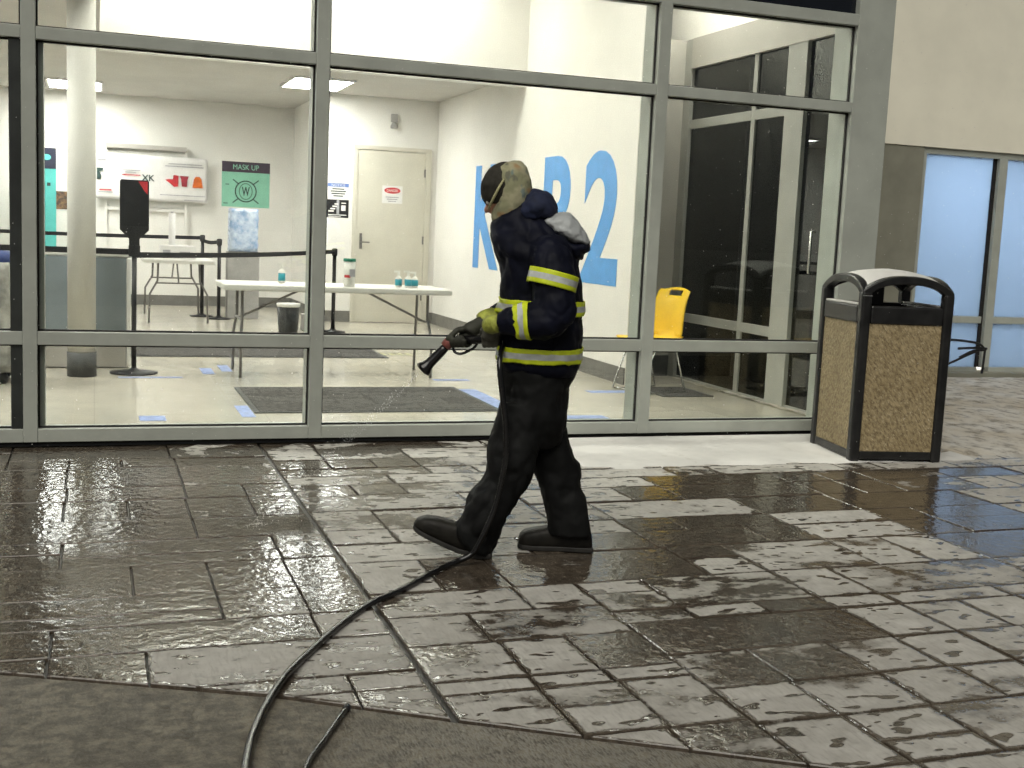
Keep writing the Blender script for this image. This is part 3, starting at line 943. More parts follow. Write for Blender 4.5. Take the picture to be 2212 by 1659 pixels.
lt = thing('wall_lettering', 'large sky blue characters KRB2 on the cream lobby wall', 'lettering', (XK, 5.5, 0.95))
LM = lambda y: Matrix.Translation((-.002, y - 5.5, .675)) @ Matrix(((0, 0, -1, 0), (-1, 0, 0, 0), (0, 1, 0, 0), (0, 0, 0, 1)))
for ch, ya, yb_ in (('K', 7.87, 6.80), ('R', 6.55, 5.55), ('B', 5.25, 4.33), ('2', 4.04, 3.11)):
    lettering('letter', ch, M['blue'], lt, LM((ya + yb_) / 2), ya - yb_, 1.36, .003, .028)

# ------------------------------------------------------------------ back wall posters
mk = thing('mask_poster', 'mint green poster with a dark plum header reading MASK UP', 'poster', (2.37, YB2, 1.66))
flat(-.39, .39, 0, .57, 0).build('sheet', M['mint'], mk)
hb = flat(-.39, .39, .5705, .74, 0, .004).build('header', M['plum'], mk)
lettering('words', 'MASK UP', M['mint'], hb, wall_M(0, -.005, .655), .42, .085, .0006)
em = MB()
cz = .26
ring = [(0 + .17 * math.cos(a * math.pi / 16), cz + .17 * math.sin(a * math.pi / 16)) for a in range(32)]
em.tube([(x, -.005, z) for x, z in ring], .009, 6, close=True)
ring = [(0 + .105 * math.cos(a * math.pi / 16), cz + .13 * math.sin(a * math.pi / 16)) for a in range(32)]
em.tube([(x, -.005, z) for x, z in ring], .005, 6, close=True)
for sx in (-1, 1):
    for sz in (-1, 1):
        em.tube([(sx * .12, -.005, cz + sz * .12), (sx * .21, -.005, cz + sz * .19)], .009, 6)
eo = em.build('emblem', M['ink'], mk)
lettering('emblem_letter', 'W', M['ink'], eo, wall_M(0, -.005, cz), .13, .15, .001, .02)
flat(-.33, -.27, .36, .372, -.003, .001).build('text_line', M['ink'], mk)
flat(-.36, -.29, .05, .062, -.003, .001).build('text_line', M['ink'], mk)

sh = thing('counter_shutter', 'white shuttered counter opening in the back wall behind the banner', 'shutter', (.79, YB2, 1.0))
s_ = MB().box(-.62, .62, -.10, 0, 1.50, 1.57)
s_.build('hood', M['wallg'], sh)
s_ = MB().box(-.62, .62, -.05, 0, .52, .57).box(-.64, -.6, -.06, 0, -.996, 1.5).box(.6, .64, -.06, 0, -.1, 1.5)
s_.build('guide_frame', M['wall'], sh)
for k in range(6):
    boxo('slat', M['white'], sh, -.6, .6, -.022, -.002, .58 + .15 * k, .725 + .15 * k, .006)
bn = thing('banner', 'wide white paper banner with red and orange clothing pictures on the back wall', 'banner', (.875, YB2 - .115, 1.69))
bm_ = MB()
for i in range(25):
    pass
nx_, nz_ = 36, 12
vv = [(-.865 + 1.73 * i / nx_, -.012 * mnoise.noise((i * .35, j * .4, 1)) - .006, .71 * j / nz_) for i in range(nx_ + 1) for j in range(nz_ + 1)]
ff = [(i * (nz_ + 1) + j, (i + 1) * (nz_ + 1) + j, (i + 1) * (nz_ + 1) + j + 1, i * (nz_ + 1) + j + 1) for i in range(nx_) for j in range(nz_)]
o = MB().add(vv, ff).build('sheet', M['paper'], bn, smooth=True)
sm = o.modifiers.new('thickness', 'SOLIDIFY'); sm.thickness = .002
YB_ = -.024
def bbar(x0, x1, z0, z1, m, nm='text_line'):
    flat(x0, x1, z0, z1, YB_, .001).build(nm, m, bn)
bbar(.2, .8, .56, .575, M['greyprint']); bbar(.25, .78, .60, .612, M['greyprint']); bbar(.12, .83, .10, .112, M['greyprint'])
bbar(.5, .80, .03, .04, M['greyprint']); bbar(-.45, -.18, .46, .475, M['greyprint']); bbar(-.42, -.25, .43, .442, M['greyprint'])
bbar(-.80, -.62, .13, .15, M['red']); bbar(-.82, -.60, .10, .112, M['greyprint']); bbar(-.83, -.70, .60, .62, M['greyprint'])
lettering('letters', 'XK', M['ink'], bn, wall_M(-.06, YB_ - .001, .36), .2, .1, .0006, .015)
bbar(-.46, -.18, .385, .40, M['red'])
def shape(pts, m, nm):
    MB().loft([[(x, y, z) for x, z in pts] for y in (YB_, YB_ - .0015)]).build(nm, m, bn)
shape([(.20, .35), (.27, .30), (.34, .24), (.40, .25), (.41, .42), (.33, .43), (.32, .36), (.26, .36)], M['red'], 'glove_picture')
shape([(.46, .25), (.54, .25), (.55, .36), (.57, .42), (.43, .42), (.45, .36)], M['darkred'], 'vest_picture')
shape([(.63, .24), (.79, .24), (.77, .38), (.74, .42), (.68, .42), (.65, .38)], M['orange'], 'jacket_picture')
shape([(-.84, .30), (-.78, .30), (-.77, .36), (-.80, .42), (-.75, .44), (-.74, .48), (-.84, .48)], M['ink'], 'figure_picture')

tb = thing('roll_up_banner', 'teal roll-up banner with a dark header beside the column', 'banner', (-.80, 11.9, 0))
boxo('sheet', M['teal'], tb, -.20, .25, -.004, .004, .12, 2.09)
hb = boxo('header', M['navyprint'], tb, -.20, .25, -.008, .008, 2.09, 2.40)
ellipse(.12, 2.26, .06, .045, -.009).build('logo', M['teal'], hb)
flat(.12, .17, 1.83, 1.88, -.0045, .001).build('print', M['ink'], tb)
boxo('base', M['steel'], tb, -.22, .27, -.1, .1, .004, .12, .01)
pc = thing('photo_print', 'small dark and brown photo print beside the teal banner', 'picture', (-.475, YB2, 1.49))
boxo('print', M['brown'], pc, -.10, .085, -.012, 0, 0, .28)
boxo('border', M['paper'], pc, -.11, .095, -.008, -.001, -.02, .30)

# ------------------------------------------------------------------ furniture in the lobby
def folding_table(label, x0, x1, y0, y1, ztop, along, mtop, mleg):
    cx, cy = (x0 + x1) / 2, (y0 + y1) / 2
    t = thing('folding_table', label, 'table', (cx, cy, 0.004), 0 if along == 'x' else math.pi / 2, 'white folding tables in the lobby')
    L, W = ((x1 - x0), (y1 - y0)) if along == 'x' else ((y1 - y0), (x1 - x0))
    L, W = L / 2, W / 2
    boxo('tabletop', mtop, t, -L, L, -W, W, ztop - .055, ztop, .014)
    for s in (-1, 1):
        for q in (-1, 1):
            xl = s * (L - .19)
            MB().tube([(xl, q * (W - .20), ztop - .06), (xl, q * (W - .19), ztop - .30), (xl + s * .02, q * (W - .09), ztop - .48), (xl + s * .02, q * (W - .08), .0)], .014, 8).build('leg', mleg, t, smooth=True)
        MB().tube([(s * (L - .18), -(W - .18), ztop - .33), (s * (L - .18), (W - .18), ztop - .33)], .011, 8).build('leg_brace', mleg, t)
        MB().tube([(s * (L - .18), 0, ztop - .33), (s * .32, 0, ztop - .058)], .011, 8).build('diagonal_strut', mleg, t)
    return t
folding_table('long white folding table with bottles behind the middle mullion', 1.09, 3.23, 3.22, 4.02, .856, 'x', M['white'], M['steel'])
folding_table('smaller white folding table far back behind the black belts', .62, 1.56, 9.0, 10.9, .87, 'y', M['white'], M['steel'])

def pump_bottle(x, y, label, h=.15, lab=M['teallabel']):
    t = thing('sanitizer_bottle', label, 'bottle', (x, y, .861), 0, 'pump bottles on the white table')
    MB().lathe(0, 0, [(.03, 0), (.033, .01), (.033, h * .62), (.012, h * .78)], 16).build('body', M['white'], t, smooth=True)
    MB().cyl(0, 0, h * .12, h * .55, .0338, n=16).build('label_band', lab, t, smooth=True)
    pm = MB().cyl(0, 0, h * .78, h, .012, .012, 10)
    pm.box(-.045, .012, -.008, .008, h, h + .018)
    pm.build('pump', M['white'], t)
pump_bottle(1.68, 3.72, 'white pump bottle with teal label standing alone left of the mullion', .17)
pump_bottle(2.77, 3.52, 'leftmost of three small teal labelled bottles at the table end', .14)
pump_bottle(2.85, 3.46, 'middle one of three small teal labelled bottles at the table end', .145)
pump_bottle(2.93, 3.52, 'rightmost of three small teal labelled bottles at the table end', .135)
wp = thing('wipes_canister', 'white wipes canister with green lid and red mark on the table', 'canister', (2.255, 3.36, .861))
MB().cyl(0, 0, 0, .235, .052, .056, 24).build('body', M['white'], wp, smooth=True)
MB().cyl(0, 0, .236, .262, .06, .058, 24).build('lid', M['green'], wp, smooth=True)
lb = MB()
lb.loft([[(.0545 * math.cos(a), .0545 * math.sin(a), z) for a in [math.radians(-160 + 10 * k) for k in range(8)]] + [(.0525 * math.cos(a), .0525 * math.sin(a), z) for a in [math.radians(-90 - 10 * k) for k in range(8)]] for z in (.085, .11)])
lb.build('red_mark', M['red'], wp)
lb = MB()
lb.loft([[(.0555 * math.cos(a), .0555 * math.sin(a), z) for a in [math.radians(-100 + 10 * k) for k in range(8)]] + [(.0535 * math.cos(a), .0535 * math.sin(a), z) for a in [math.radians(-30 - 10 * k) for k in range(8)]] for z in (.095, .165)])
lb.build('grey_mark', M['greyprint'], wp)

# small box and sneeze guard pole on the far table
bx = thing('tissue_box', 'white box with grey print on the far folding table', 'box', (1.08, 9.35, .876))
boxo('carton', M['paper'], bx, -.24, .24, -.12, .12, 0, .18, .008)
boxo('print', M['greyprint'], bx, -.2, -.1, -.1215, -.1205, .05, .12)
boxo('print', M['greyprint'], bx, .02, .16, -.1215, -.1205, .03, .1)
sp = thing('paper_roll', 'tall white paper roll standing on the far folding table', 'roll', (1.02, 9.62, .876))
MB().cyl(0, 0, 0, .62, .045, n=20).build('roll', M['paper'], sp, smooth=True)
MB().cyl(0, 0, .62, .64, .02, n=12).build('core', M['greyprint'], sp)

# reception desk behind the column
dk = thing('reception_desk', 'blue grey reception desk with rounded white end behind the column', 'desk', (-.05, 4.3, .004))
boxo('front_panel', M['desk'], dk, -.385, .33, -.31, -.27, .01, 1.03, .004)
boxo('body', M['white'], dk, -.38, .36, -.27, .3, .0, 1.02, .01)
boxo('counter_top', M['white'], dk, -.40, .385, -.30, .33, 1.035, 1.075, .012)
boxo('end_strip', M['white'], dk, .332, .372, -.315, -.272, .02, 1.03, .012)
boxo('kick_plate', M['wallg'], dk, -.38, .328, -.316, -.311, .012, .30)

# queue barriers
def barrier_post(x, y, label, h=1.08, belt_to=None, zb=None):
    t = thing('queue_barrier', label, 'queue barrier', (x, y, .004), 0, 'black queue barriers in the lobby')
    MB().lathe(0, 0, [(.17, 0), (.17, .012), (.05, .03), (.03, .05)], 28).build('base', M['black'], t, smooth=True)
    MB().cyl(0, 0, .04, h - .1, .026, n=16).build('post', M['black'], t, smooth=True)
    MB().lathe(0, 0, [(.032, h - .1), (.038, h - .08), (.038, h - .01), (.02, h)], 16).build('belt_head', M['black'], t, smooth=True)
    if belt_to:
        bx_, by_ = belt_to[0] - x, belt_to[1] - y
        zz = zb if zb else h - .045
        n = 14
        L = math.hypot(bx_, by_); ux, uy = bx_ / L, by_ / L
        rings = []
        for k in range(n + 1):
            s = .03 + (L - .06) * k / n
            dz = -.02 * math.sin(math.pi * k / n)
            px, py = ux * s, uy * s
            rings.append([(px - uy * .0015, py + ux * .0015, zz - .026 + dz), (px + uy * .0015, py - ux * .0015, zz - .026 + dz),
                          (px + uy * .0015, py - ux * .0015, zz + .026 + dz), (px - uy * .0015, py + ux * .0015, zz + .026 + dz)])
        MB().loft(rings).build('belt', M['belt'], t)
    return t
barrier_post(3.02, 8.1, 'black barrier post just right of the middle mullion, belt running left', 1.12, (.34, 3.62))
barrier_post(1.70, 9.95, 'black barrier post with visible round foot beside the wrapped pedestal', 1.16, (1.50, 10.4))
barrier_post(1.50, 10.4, 'black barrier post behind the far table, its belt running to the left', 1.20, (-2.4, 10.4))
sgp = thing('sign_stand', 'black sign board with a red corner on a pole with round foot', 'sign stand', (.34, 3.62, .004))
MB().lathe(0, 0, [(.21, 0), (.21, .012), (.06, .028), (.026, .05)], 32).build('base', M['black'], sgp, smooth=True)
MB().cyl(0, 0, .03, 1.10, .022, n=16).build('pole', M['black'], sgp, smooth=True)
bp_ = [(-.045, 1.10), (.045, 1.10), (.045, 1.22), (.125, 1.30), (.125, 1.73), (.115, 1.745), (-.115, 1.745), (-.125, 1.73), (-.125, 1.30), (-.045, 1.22)]
bd = MB().loft([[(x, y, z) for x, z in bp_] for y in (-.012, .012)]).build('board', M['black'], sgp)
MB().loft([[(x, y, z) for x, z in ((.03, 1.735), (.112, 1.735), (.112, 1.62), (.085, 1.65))] for y in (-.0145, -.0125)]).build('red_corner', M['red'], bd)
MB().box(-.05, .05, -.03, -.013, 1.06, 1.16).build('belt_clip', M['black'], sgp)
rb = MB()
rb.box(-2.6, -.03, -.0015, .0015, 1.075, 1.127)
rb.build('belt', M['belt'], sgp)

# pedestal wrapped in film
pd = thing('wrapped_pedestal', 'grey pedestal with its upper half wrapped in crinkled pale blue film', 'pedestal', (2.06, 10.2, .004))
boxo('shaft', M['stone'], pd, -.23, .23, -.12, .12, 0, .98, .01)
wr = MB()
rings = []
for k in range(13):
    z = .985 + .62 * k / 12
    n = 28
    rings.append([((.205 + .012 * mnoise.noise((j * .7, k * .9, 2))) * (1 if abs(math.cos(2 * math.pi * j / n)) > .7 else abs(math.cos(2 * math.pi * j / n)) / .7) * (1 if math.cos(2 * math.pi * j / n) > 0 else -1),
                   (.14 + .012 * mnoise.noise((j * .7, k * .9, 5))) * (1 if abs(math.sin(2 * math.pi * j / n)) > .7 else abs(math.sin(2 * math.pi * j / n)) / .7) * (1 if math.sin(2 * math.pi * j / n) > 0 else -1), z) for j in range(n)])
wr.loft(rings)
wo = wr.build('film_wrap', M['film'], pd, smooth=True)

# waste bin in the lobby
wbn = thing('waste_basket', 'small waste basket with a black bag under the white table', 'waste bin', (2.40, 7.95, .004))
MB().lathe(0, 0, [(.12, 0), (.125, .01), (.15, .36), (.146, .36), (.12, .02)], 24).build('basket', M['bag'], wbn, smooth=True)
MB().lathe(0, 0, [(.150, .34), (.156, .37), (.152, .383), (.142, .37)], 24).build('bag_rim', M['white'], wbn, smooth=True)
sb_ = thing('small_carton', 'low grey carton on the floor beside the waste basket', 'carton', (2.78, 8.3, .004))
boxo('carton', M['stone'], sb_, -.14, .14, -.15, .15, 0, .22, .006)
boxo('flap', M['wallg'], sb_, -.13, .13, -.14, .0, .221, .226)

# mats and tape
def mat_piece(x0, x1, y0, y1, label, m=M['darkbase']):
    t = thing('floor_mat', label, 'mat', ((x0 + x1) / 2, (y0 + y1) / 2, .004), 0, 'dark mats on the lobby floor')
    w, d = (x1 - x0) / 2, (y1 - y0) / 2
    boxo('carpet', M['matfib'], t, -w + .04, w - .04, -d + .04, d - .04, 0, .012, .003)
    e = MB()
    for a in ((-w, w, -d, -d + .04), (-w, w, d - .04, d), (-w, -w + .04, -d + .04, d - .04), (w - .04, w, -d + .04, d - .04)):
        e.box(*a, 0, .008)
    e.build('rubber_edge', m, t)
M['matfib'] = mat('dark_grey_carpet', (0.075, 0.07, 0.065), .95, var=.25, vs=30, bump=.5, bs=200)
mat_piece(1.13, 3.09, 1.22, 2.62, 'large dark grey entrance mat just inside the glass')
mat_piece(-.3, 3.05, 4.98, 5.95, 'dark grey mat lying farther back behind the white table')
mat_piece(4.90, 5.42, 1.98, 2.60, 'small dark blue grey mat under the yellow chair')
for x0, x1, y0, y1, lb in ((.95, 1.06, 3.55, 4.0, 'left of the white table leg'), (1.14, 1.24, 3.75, 4.25, 'under the left end of the white table'), (3.06, 3.26, 1.35, 2.5, 'along the right edge of the entrance mat'),
                           (.30, .48, .92, 1.14, 'near the glass in the left bay'), (1.02, 1.12, 1.05, 1.6, 'at the front left corner of the entrance mat'), (3.35, 3.85, .82, .98, 'near the glass behind the walking person'),
                           (.2, .75, 3.28, 3.34, 'in front of the sign stand'), (3.05, 3.4, 3.1, 3.2, 'by the right legs of the white table'), (4.30, 4.72, 2.25, 2.40, 'in front of the yellow chair')):
    o = boxo('floor_tape', M['tape'], None, x0, x1, y0, y1, .0045, .0065)
    tag(o, 'blue tape on the lobby floor ' + lb, 'tape', 'blue tape marks on the floor')
yt = thing('striped_tape', 'short pale yellow striped tape on the floor behind the white table', 'tape', (3.25, 5.4, .0045))
for k in range(4):
    boxo('stripe', M['strap'], yt, -.2 + .1 * k, -.14 + .1 * k, -.1, .1, 0, .002)

# yellow chair
ch = thing('yellow_chair', 'yellow plastic chair on a chrome sled frame at the right end of the lobby', 'chair', (4.93, 2.36, .004), R(14))
prof = catmull([(-.25, .475), (-.235, .505), (-.12, .50), (.05, .488), (.165, .50), (.205, .56), (.215, .68), (.235, .82), (.275, .93), (.315, .985)] and
               [(-.25, 0, .475), (-.235, 0, .505), (-.12, 0, .50), (.05, 0, .488), (.165, 0, .50), (.205, 0, .56), (.215, 0, .68), (.235, 0, .82), (.275, 0, .93), (.315, 0, .985)], 4)
ncol = 14
vv, ff = [], []
for i, p in enumerate(prof):
    u = i / (len(prof) - 1)
    hw = .21 + .015 * math.sin(u * math.pi) - (.02 if u < .05 or u > .96 else 0)
    for j in range(ncol + 1):
        s = 2 * j / ncol - 1
        crown = .035 * s * s * (1 if u > .5 else .35)
        vv.append((p.x - (crown if u > .5 else 0), s * hw, p.z + (crown if u <= .5 else 0) - (.03 * s * s if u > .97 else 0)))
for i in range(len(prof) - 1):
    for j in range(ncol):
        u = i / (len(prof) - 1)
        if .86 < u < .94 and 4 <= j <= 9: continue
        a = i * (ncol + 1) + j
        ff.append((a, a + 1, a + ncol + 2, a + ncol + 1))
o = MB().add(vv, ff).build('shell', M['yellow'], ch, smooth=True)
s1 = o.modifiers.new('thickness', 'SOLIDIFY'); s1.thickness = .012
for q in (-1, 1):
    MB().tube(catmull([(.12, q * .12, .478), (.02, q * .19, .47), (-.10, q * .20, .42), (-.24, q * .215, .06), (-.22, q * .22, .012), (0, q * .22, .012), (.24, q * .22, .012), (.25, q * .215, .06), (.14, q * .2, .42), (.10, q * .19, .47)], 4), .009, 8).build('sled_leg', M['chrome'], ch, smooth=True)
MB().tube([(-.1, -.2, .44), (-.1, .2, .44)], .008, 8).build('crossbar', M['chrome'], ch)
MB().tube([(-.2, -.22, .013), (-.2, .22, .013)], .008, 8).build('crossbar', M['chrome'], ch)

pt = thing('wooden_post', 'narrow dark topped brown wooden post at the end of the lettered wall', 'post', (4.97, 2.74, .004))
boxo('shaft', M['wood'], pt, -.045, .045, -.035, .03, .2, 1.20, .006)
boxo('cap', M['dark'], pt, -.046, .046, -.036, .031, 1.20, 1.52, .004)
boxo('foot', M['dark'], pt, -.055, .055, -.042, .035, 0, .2, .004)

# covered trolley left of the column
tr = thing('covered_trolley', 'crumpled grey plastic cover with a navy cloth on top at the left edge', 'trolley', (-.95, 3.1, .004))
rings = []
for k in range(15):
    z = .10 + .90 * k / 14
    n = 32
    rr = []
    for j in range(n):
        a = 2 * math.pi * j / n
        c_, s_ = math.cos(a), math.sin(a)
        q = 1 / max(abs(c_), abs(s_)) ** .8
        d = 1 + .07 * mnoise.noise((c_ * 2.2, s_ * 2.2, z * 5)) - .12 * (z - .1)
        rr.append((.34 * q * c_ * d, .28 * q * s_ * d, z))
    rings.append(rr)
MB().loft(rings).build('cover', M['clearbag'], tr, smooth=True)
rings = []
for k, (z, s_) in enumerate(((.96, .97), (1.0, 1.04), (1.05, 1.0), (1.08, .8), (1.09, .3))):
    rings.append([(.35 * s_ * math.cos(2 * math.pi * j / 28) * (1 + .05 * mnoise.noise((j * .8, k, 4))), .29 * s_ * math.sin(2 * math.pi * j / 28), z + .01 * mnoise.noise((j * .6, k, 9))) for j in range(28)])
MB().loft(rings).build('cloth', M['bluecloth'], tr, smooth=True)
for sx in (-1, 1):
    for sy in (-1, 1):
        MB().lathe(sx * .24, sy * .2, [(.02, 0), (.04, .03), (.04, .06), (.015, .11)], 12).build('castor', M['black'], tr, smooth=True)
#PART4
# ------------------------------------------------------------------ litter bin outside
lb_ = thing('litter_bin', 'square litter bin with black frame, tan pebble panels and snow on its lid', 'litter bin', (4.79, -1.03, -.002), math.atan2(-.12, .65))
BW, BD = .66, .68
PW = .072
for x, y in ((0, 0), (BW - PW, 0), (0, BD - PW), (BW - PW, BD - PW)):
    o = boxo('corner_post', M['blackplastic'], lb_, x, x + PW, y, y + PW, 0.0, 1.15, .018)
    o.modifiers['bevel'].segments = 3
def side(nm, m, s, a0, a1, d0, d1, z0, z1, bevel=0):
    """box on side s: a along the side, d inwards from the face"""
    if s == 0: q = (a0, a1, d0, d1)
    elif s == 1: q = (BW - d1, BW - d0, a0, a1)
    elif s == 2: q = (a0, a1, BD - d1, BD - d0)
    else: q = (d0, d1, a0, a1)
    return boxo(nm, m, lb_, *q, z0, z1, bevel)
for s in range(4):
    L = BW if s in (0, 2) else BD
    side('bottom_rail', M['blackplastic'], s, PW, L - PW, .008, .06, .02, .075, .006)
    side('panel', M['panel'], s, PW + .001, L - PW - .001, .016, .04, .075, .935)
    side('rim_rail', M['blackplastic'], s, PW, L - PW, .004, .075, .935, 1.055, .012)
    # arched top beam
    n = 20
    def pt_(a, d, z):
        return {0: (a, d, z), 1: (BW - d, a, z), 2: (a, BD - d, z), 3: (d, a, z)}[s]
    rings = []
    for k in range(n + 1):
        a = .004 + (L - .008) * k / n
        u = min(a, L - a) / (L / 2)
        zo = 1.15 + .105 * (1 - (1 - u) ** 2.6)
        zi = zo - .052 - .05 * max(0, 1 - u * 3.0) ** 2
        rings.append([pt_(a, .004, zo), pt_(a, .062, zo + .006), pt_(a, .062, zi), pt_(a, .004, zi)])
    MB().loft(rings).build('arch_beam', M['blackplastic'], lb_, smooth=False, bevel=.008)
# dished lid and the snow on it
def lid_z(x, y):
    ux = min(x, BW - x) / (BW / 2); uy = min(y, BD - y) / (BD / 2)
    return 1.15 + .105 * (1 - (1 - max(0, min(1, ux))) ** 2.6) * .5 + .105 * (1 - (1 - max(0, min(1, uy))) ** 2.6) * .5 + .028 * min(ux, uy) ** .8
def dome(name, m, inset, dz, th, amp=0):
    n = 22
    vs, fs = [], []
    for i in range(n + 1):
        for j in range(n + 1):
            x = inset + (BW - 2 * inset) * i / n; y = inset + (BD - 2 * inset) * j / n
            e = min(i, j, n - i, n - j) / 3
            vs.append((x, y, lid_z(x, y) + dz + (min(1, e) * th if amp else 0) + amp * mnoise.noise((x * 9, y * 9, 1))))
    for i in range(n):
        for j in range(n):
            a = i * (n + 1) + j
            fs.append((a, a + n + 1, a + n + 2, a + 1))
    o = MB().add(vs, fs).build(name, m, lb_, smooth=True)
    return o
o = dome('lid', M['blackplastic'], .04, -.004, 0)
k_ = o.modifiers.new('thickness', 'SOLIDIFY'); k_.thickness = .02; k_.offset = -1
so = dome('lid_snow', M['snow'], .05, .002, .014, .003)
so['label'] = 'thin snow on the bin lid'
side('rail_snow', M['snow'], 3, PW + .01, BD - PW - .01, .008, .07, 1.0555, 1.068, .004)
side('rail_snow', M['snow'], 3, PW + .02, BD - PW - .02, BW - .072, BW - .012, 1.0555, 1.066, .004)
o = boxo('liner', M['bag'], lb_, .09, BW - .09, .09, BD - .09, .1, 1.03, .02)
boxo('liner_bracket', M['blackplastic'], lb_, .30, .40, .50, .58, 1.03, 1.21, .01)
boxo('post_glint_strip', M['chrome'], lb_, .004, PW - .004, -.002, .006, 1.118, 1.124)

# black bent bars lying against the blue window
br = thing('bent_black_bars', 'fan of bent black bars leaning at the foot of the blue window', 'bars', (9.78, 3.46, .05))
for pts in ([(-.62, 0, .38), (-.42, 0, .385), (-.12, -.01, .35), (.0, 0, .28)], [(-.40, -.02, .29), (-.15, -.02, .30), (.02, 0, .29)], [(-.38, -.03, .19), (-.2, -.02, .26), (.0, 0, .275)],
            [(-.60, -.02, .08), (-.3, -.02, .20), (-.1, -.01, .27), (.0, 0, .27)], [(.0, .0, .30), (-.01, 0, .1), (.0, .02, .0)]):
    MB().tube(catmull(pts, 5), .014, 8).build('bar', M['black'], br, smooth=True)

# ------------------------------------------------------------------ person
PO = Vector((1.87, -2.80, 0.0))
E1, E2 = Vector((.9341, -.3566, 0)), Vector((.3566, .9341, 0))
person = bpy.data.objects.new('person', None)
COL.objects.link(person)
person.matrix_world = Matrix(((E1.x, E2.x, 0, PO.x), (E1.y, E2.y, 0, PO.y), (0, 0, 1, 0), (0, 0, 0, 1)))
tag(person, 'person in dark jacket with lime reflective bands walking left and aiming a hose', 'person')
# local frame: x = image right (the person faces -x), y = away from the camera, z up

def seclist(secs, n=28, e=2.4, sub=3):
    """sections: (front x, front z, back x, back z, half depth, y centre) -> smooth rings"""
    S = [Vector(s[:3] + (0,)) if 0 else s for s in secs]
    fr_ = catmull([(s[0], s[5], s[1]) for s in secs], sub); bk = catmull([(s[2], s[5], s[3]) for s in secs], sub)
    dp = catmull([(s[4], 0, 0) for s in secs], sub)
    rings = []
    for f, b, d in zip(fr_, bk, dp):
        c = (f + b) / 2; h = (b - f) / 2
        r = []
        for j in range(n):
            a = 2 * math.pi * j / n
            ca, sa = math.cos(a), math.sin(a)
            ca = math.copysign(abs(ca) ** (2 / e), ca); sa = math.copysign(abs(sa) ** (2 / e), sa)
            r.append(c + h * ca + Vector((0, d.x * sa, 0)))
        rings.append(r)
    return rings

def limb(pts, radii, sub=5, n=18, flat_=1.0):
    P = catmull(pts, sub); Rr = [v.x for v in catmull([(r, 0, 0) for r in radii], sub)]
    m = MB().tube(P, Rr, n)
    return m

def merge(*ms):
    o = MB()
    for m in ms: o.add(m.v, m.f)
    return o

def cloth(mb, name, m, voxel, smooth_it, parent, wr=0.0, ws=.12, texname=None, mid=.5):
    o = mb.build(name, m, parent, smooth=True)
    r = o.modifiers.new('remesh', 'REMESH'); r.mode = 'VOXEL'; r.voxel_size = voxel; r.use_smooth_shade = True
    s = o.modifiers.new('smooth', 'SMOOTH'); s.factor = .5; s.iterations = smooth_it
    if wr:
        tx = bpy.data.textures.new(name + '_folds', 'CLOUDS'); tx.noise_scale = ws; tx.noise_depth = 2
        d = o.modifiers.new('folds', 'DISPLACE'); d.texture = tx; d.strength = wr; d.mid_level = mid
        tx2 = bpy.data.textures.new(name + '_creases', 'MARBLE'); tx2.noise_scale = ws * 1.3; tx2.turbulence = 12; tx2.marble_type = 'SHARP'
        d2 = o.modifiers.new('creases', 'DISPLACE'); d2.texture = tx2; d2.strength = wr * .6; d2.mid_level = .5
    return o

# one continuous body under the clothes
head_c = Vector((-.190, 0, 1.600))
hd_ax = Vector((.34, 0, -.94)).normalized()          # the way the chin points
hd_fw = Vector((-.94, 0, -.34)).normalized()           # the way the crown's front points
def head_pt(f, d, y):                                  # f forward (face), d down
    return head_c + hd_fw * f + hd_ax * d + Vector((0, y, 0))
body = merge(
    MB().loft(seclist([(-.08, .78, .06, .78, .11, 0), (-.12, .95, .09, .95, .14, 0), (-.13, 1.2, .08, 1.2, .17, 0), (-.17, 1.38, .03, 1.36, .17, 0), (-.19, 1.44, -.05, 1.44, .07, 0), (-.23, 1.50, -.10, 1.54, .055, 0)])),
    limb([(-.03, -.17, 1.35), (.02, -.24, 1.22), (.02, -.26, 1.08), (-.10, -.235, 1.06), (-.22, -.13, 1.02)], [.06, .05, .045, .04, .03]),
    limb([(-.03, .17, 1.35), (.02, .24, 1.20), (.0, .25, 1.08), (-.12, .17, 1.07), (-.28, .03, 1.02)], [.06, .05, .045, .04, .03]),
    limb([(-.03, -.07, .85), (-.09, -.085, .60), (-.13, -.092, .42), (-.21, -.108, .22), (-.25, -.113, .08), (-.34, -.115, .09)], [.075, .065, .05, .035, .028, .024]),
    limb([(-.01, .07, .85), (.02, .08, .60), (.06, .08, .42), (.13, .08, .20), (.16, .075, .07), (.08, .075, .05)], [.075, .065, .05, .035, .028, .024]))
hr = []
for k, (d, f, w, dp, off) in enumerate(((-.115, .0, .035, .04, -.01), (-.10, .0, .062, .075, -.005), (-.05, 0, .075, .10, 0), (0, 0, .076, .104, 0), (.04, 0, .072, .098, .0), (.08, 0, .060, .075, .018), (.115, 0, .042, .045, .04), (.13, 0, .02, .02, .05))):
    c = head_pt(f + off, d, 0)
    hr.append([c + hd_fw * (dp * math.cos(2 * math.pi * j / 24)) + Vector((0, w * math.sin(2 * math.pi * j / 24), 0)) for j in range(24)])
body.loft(hr)
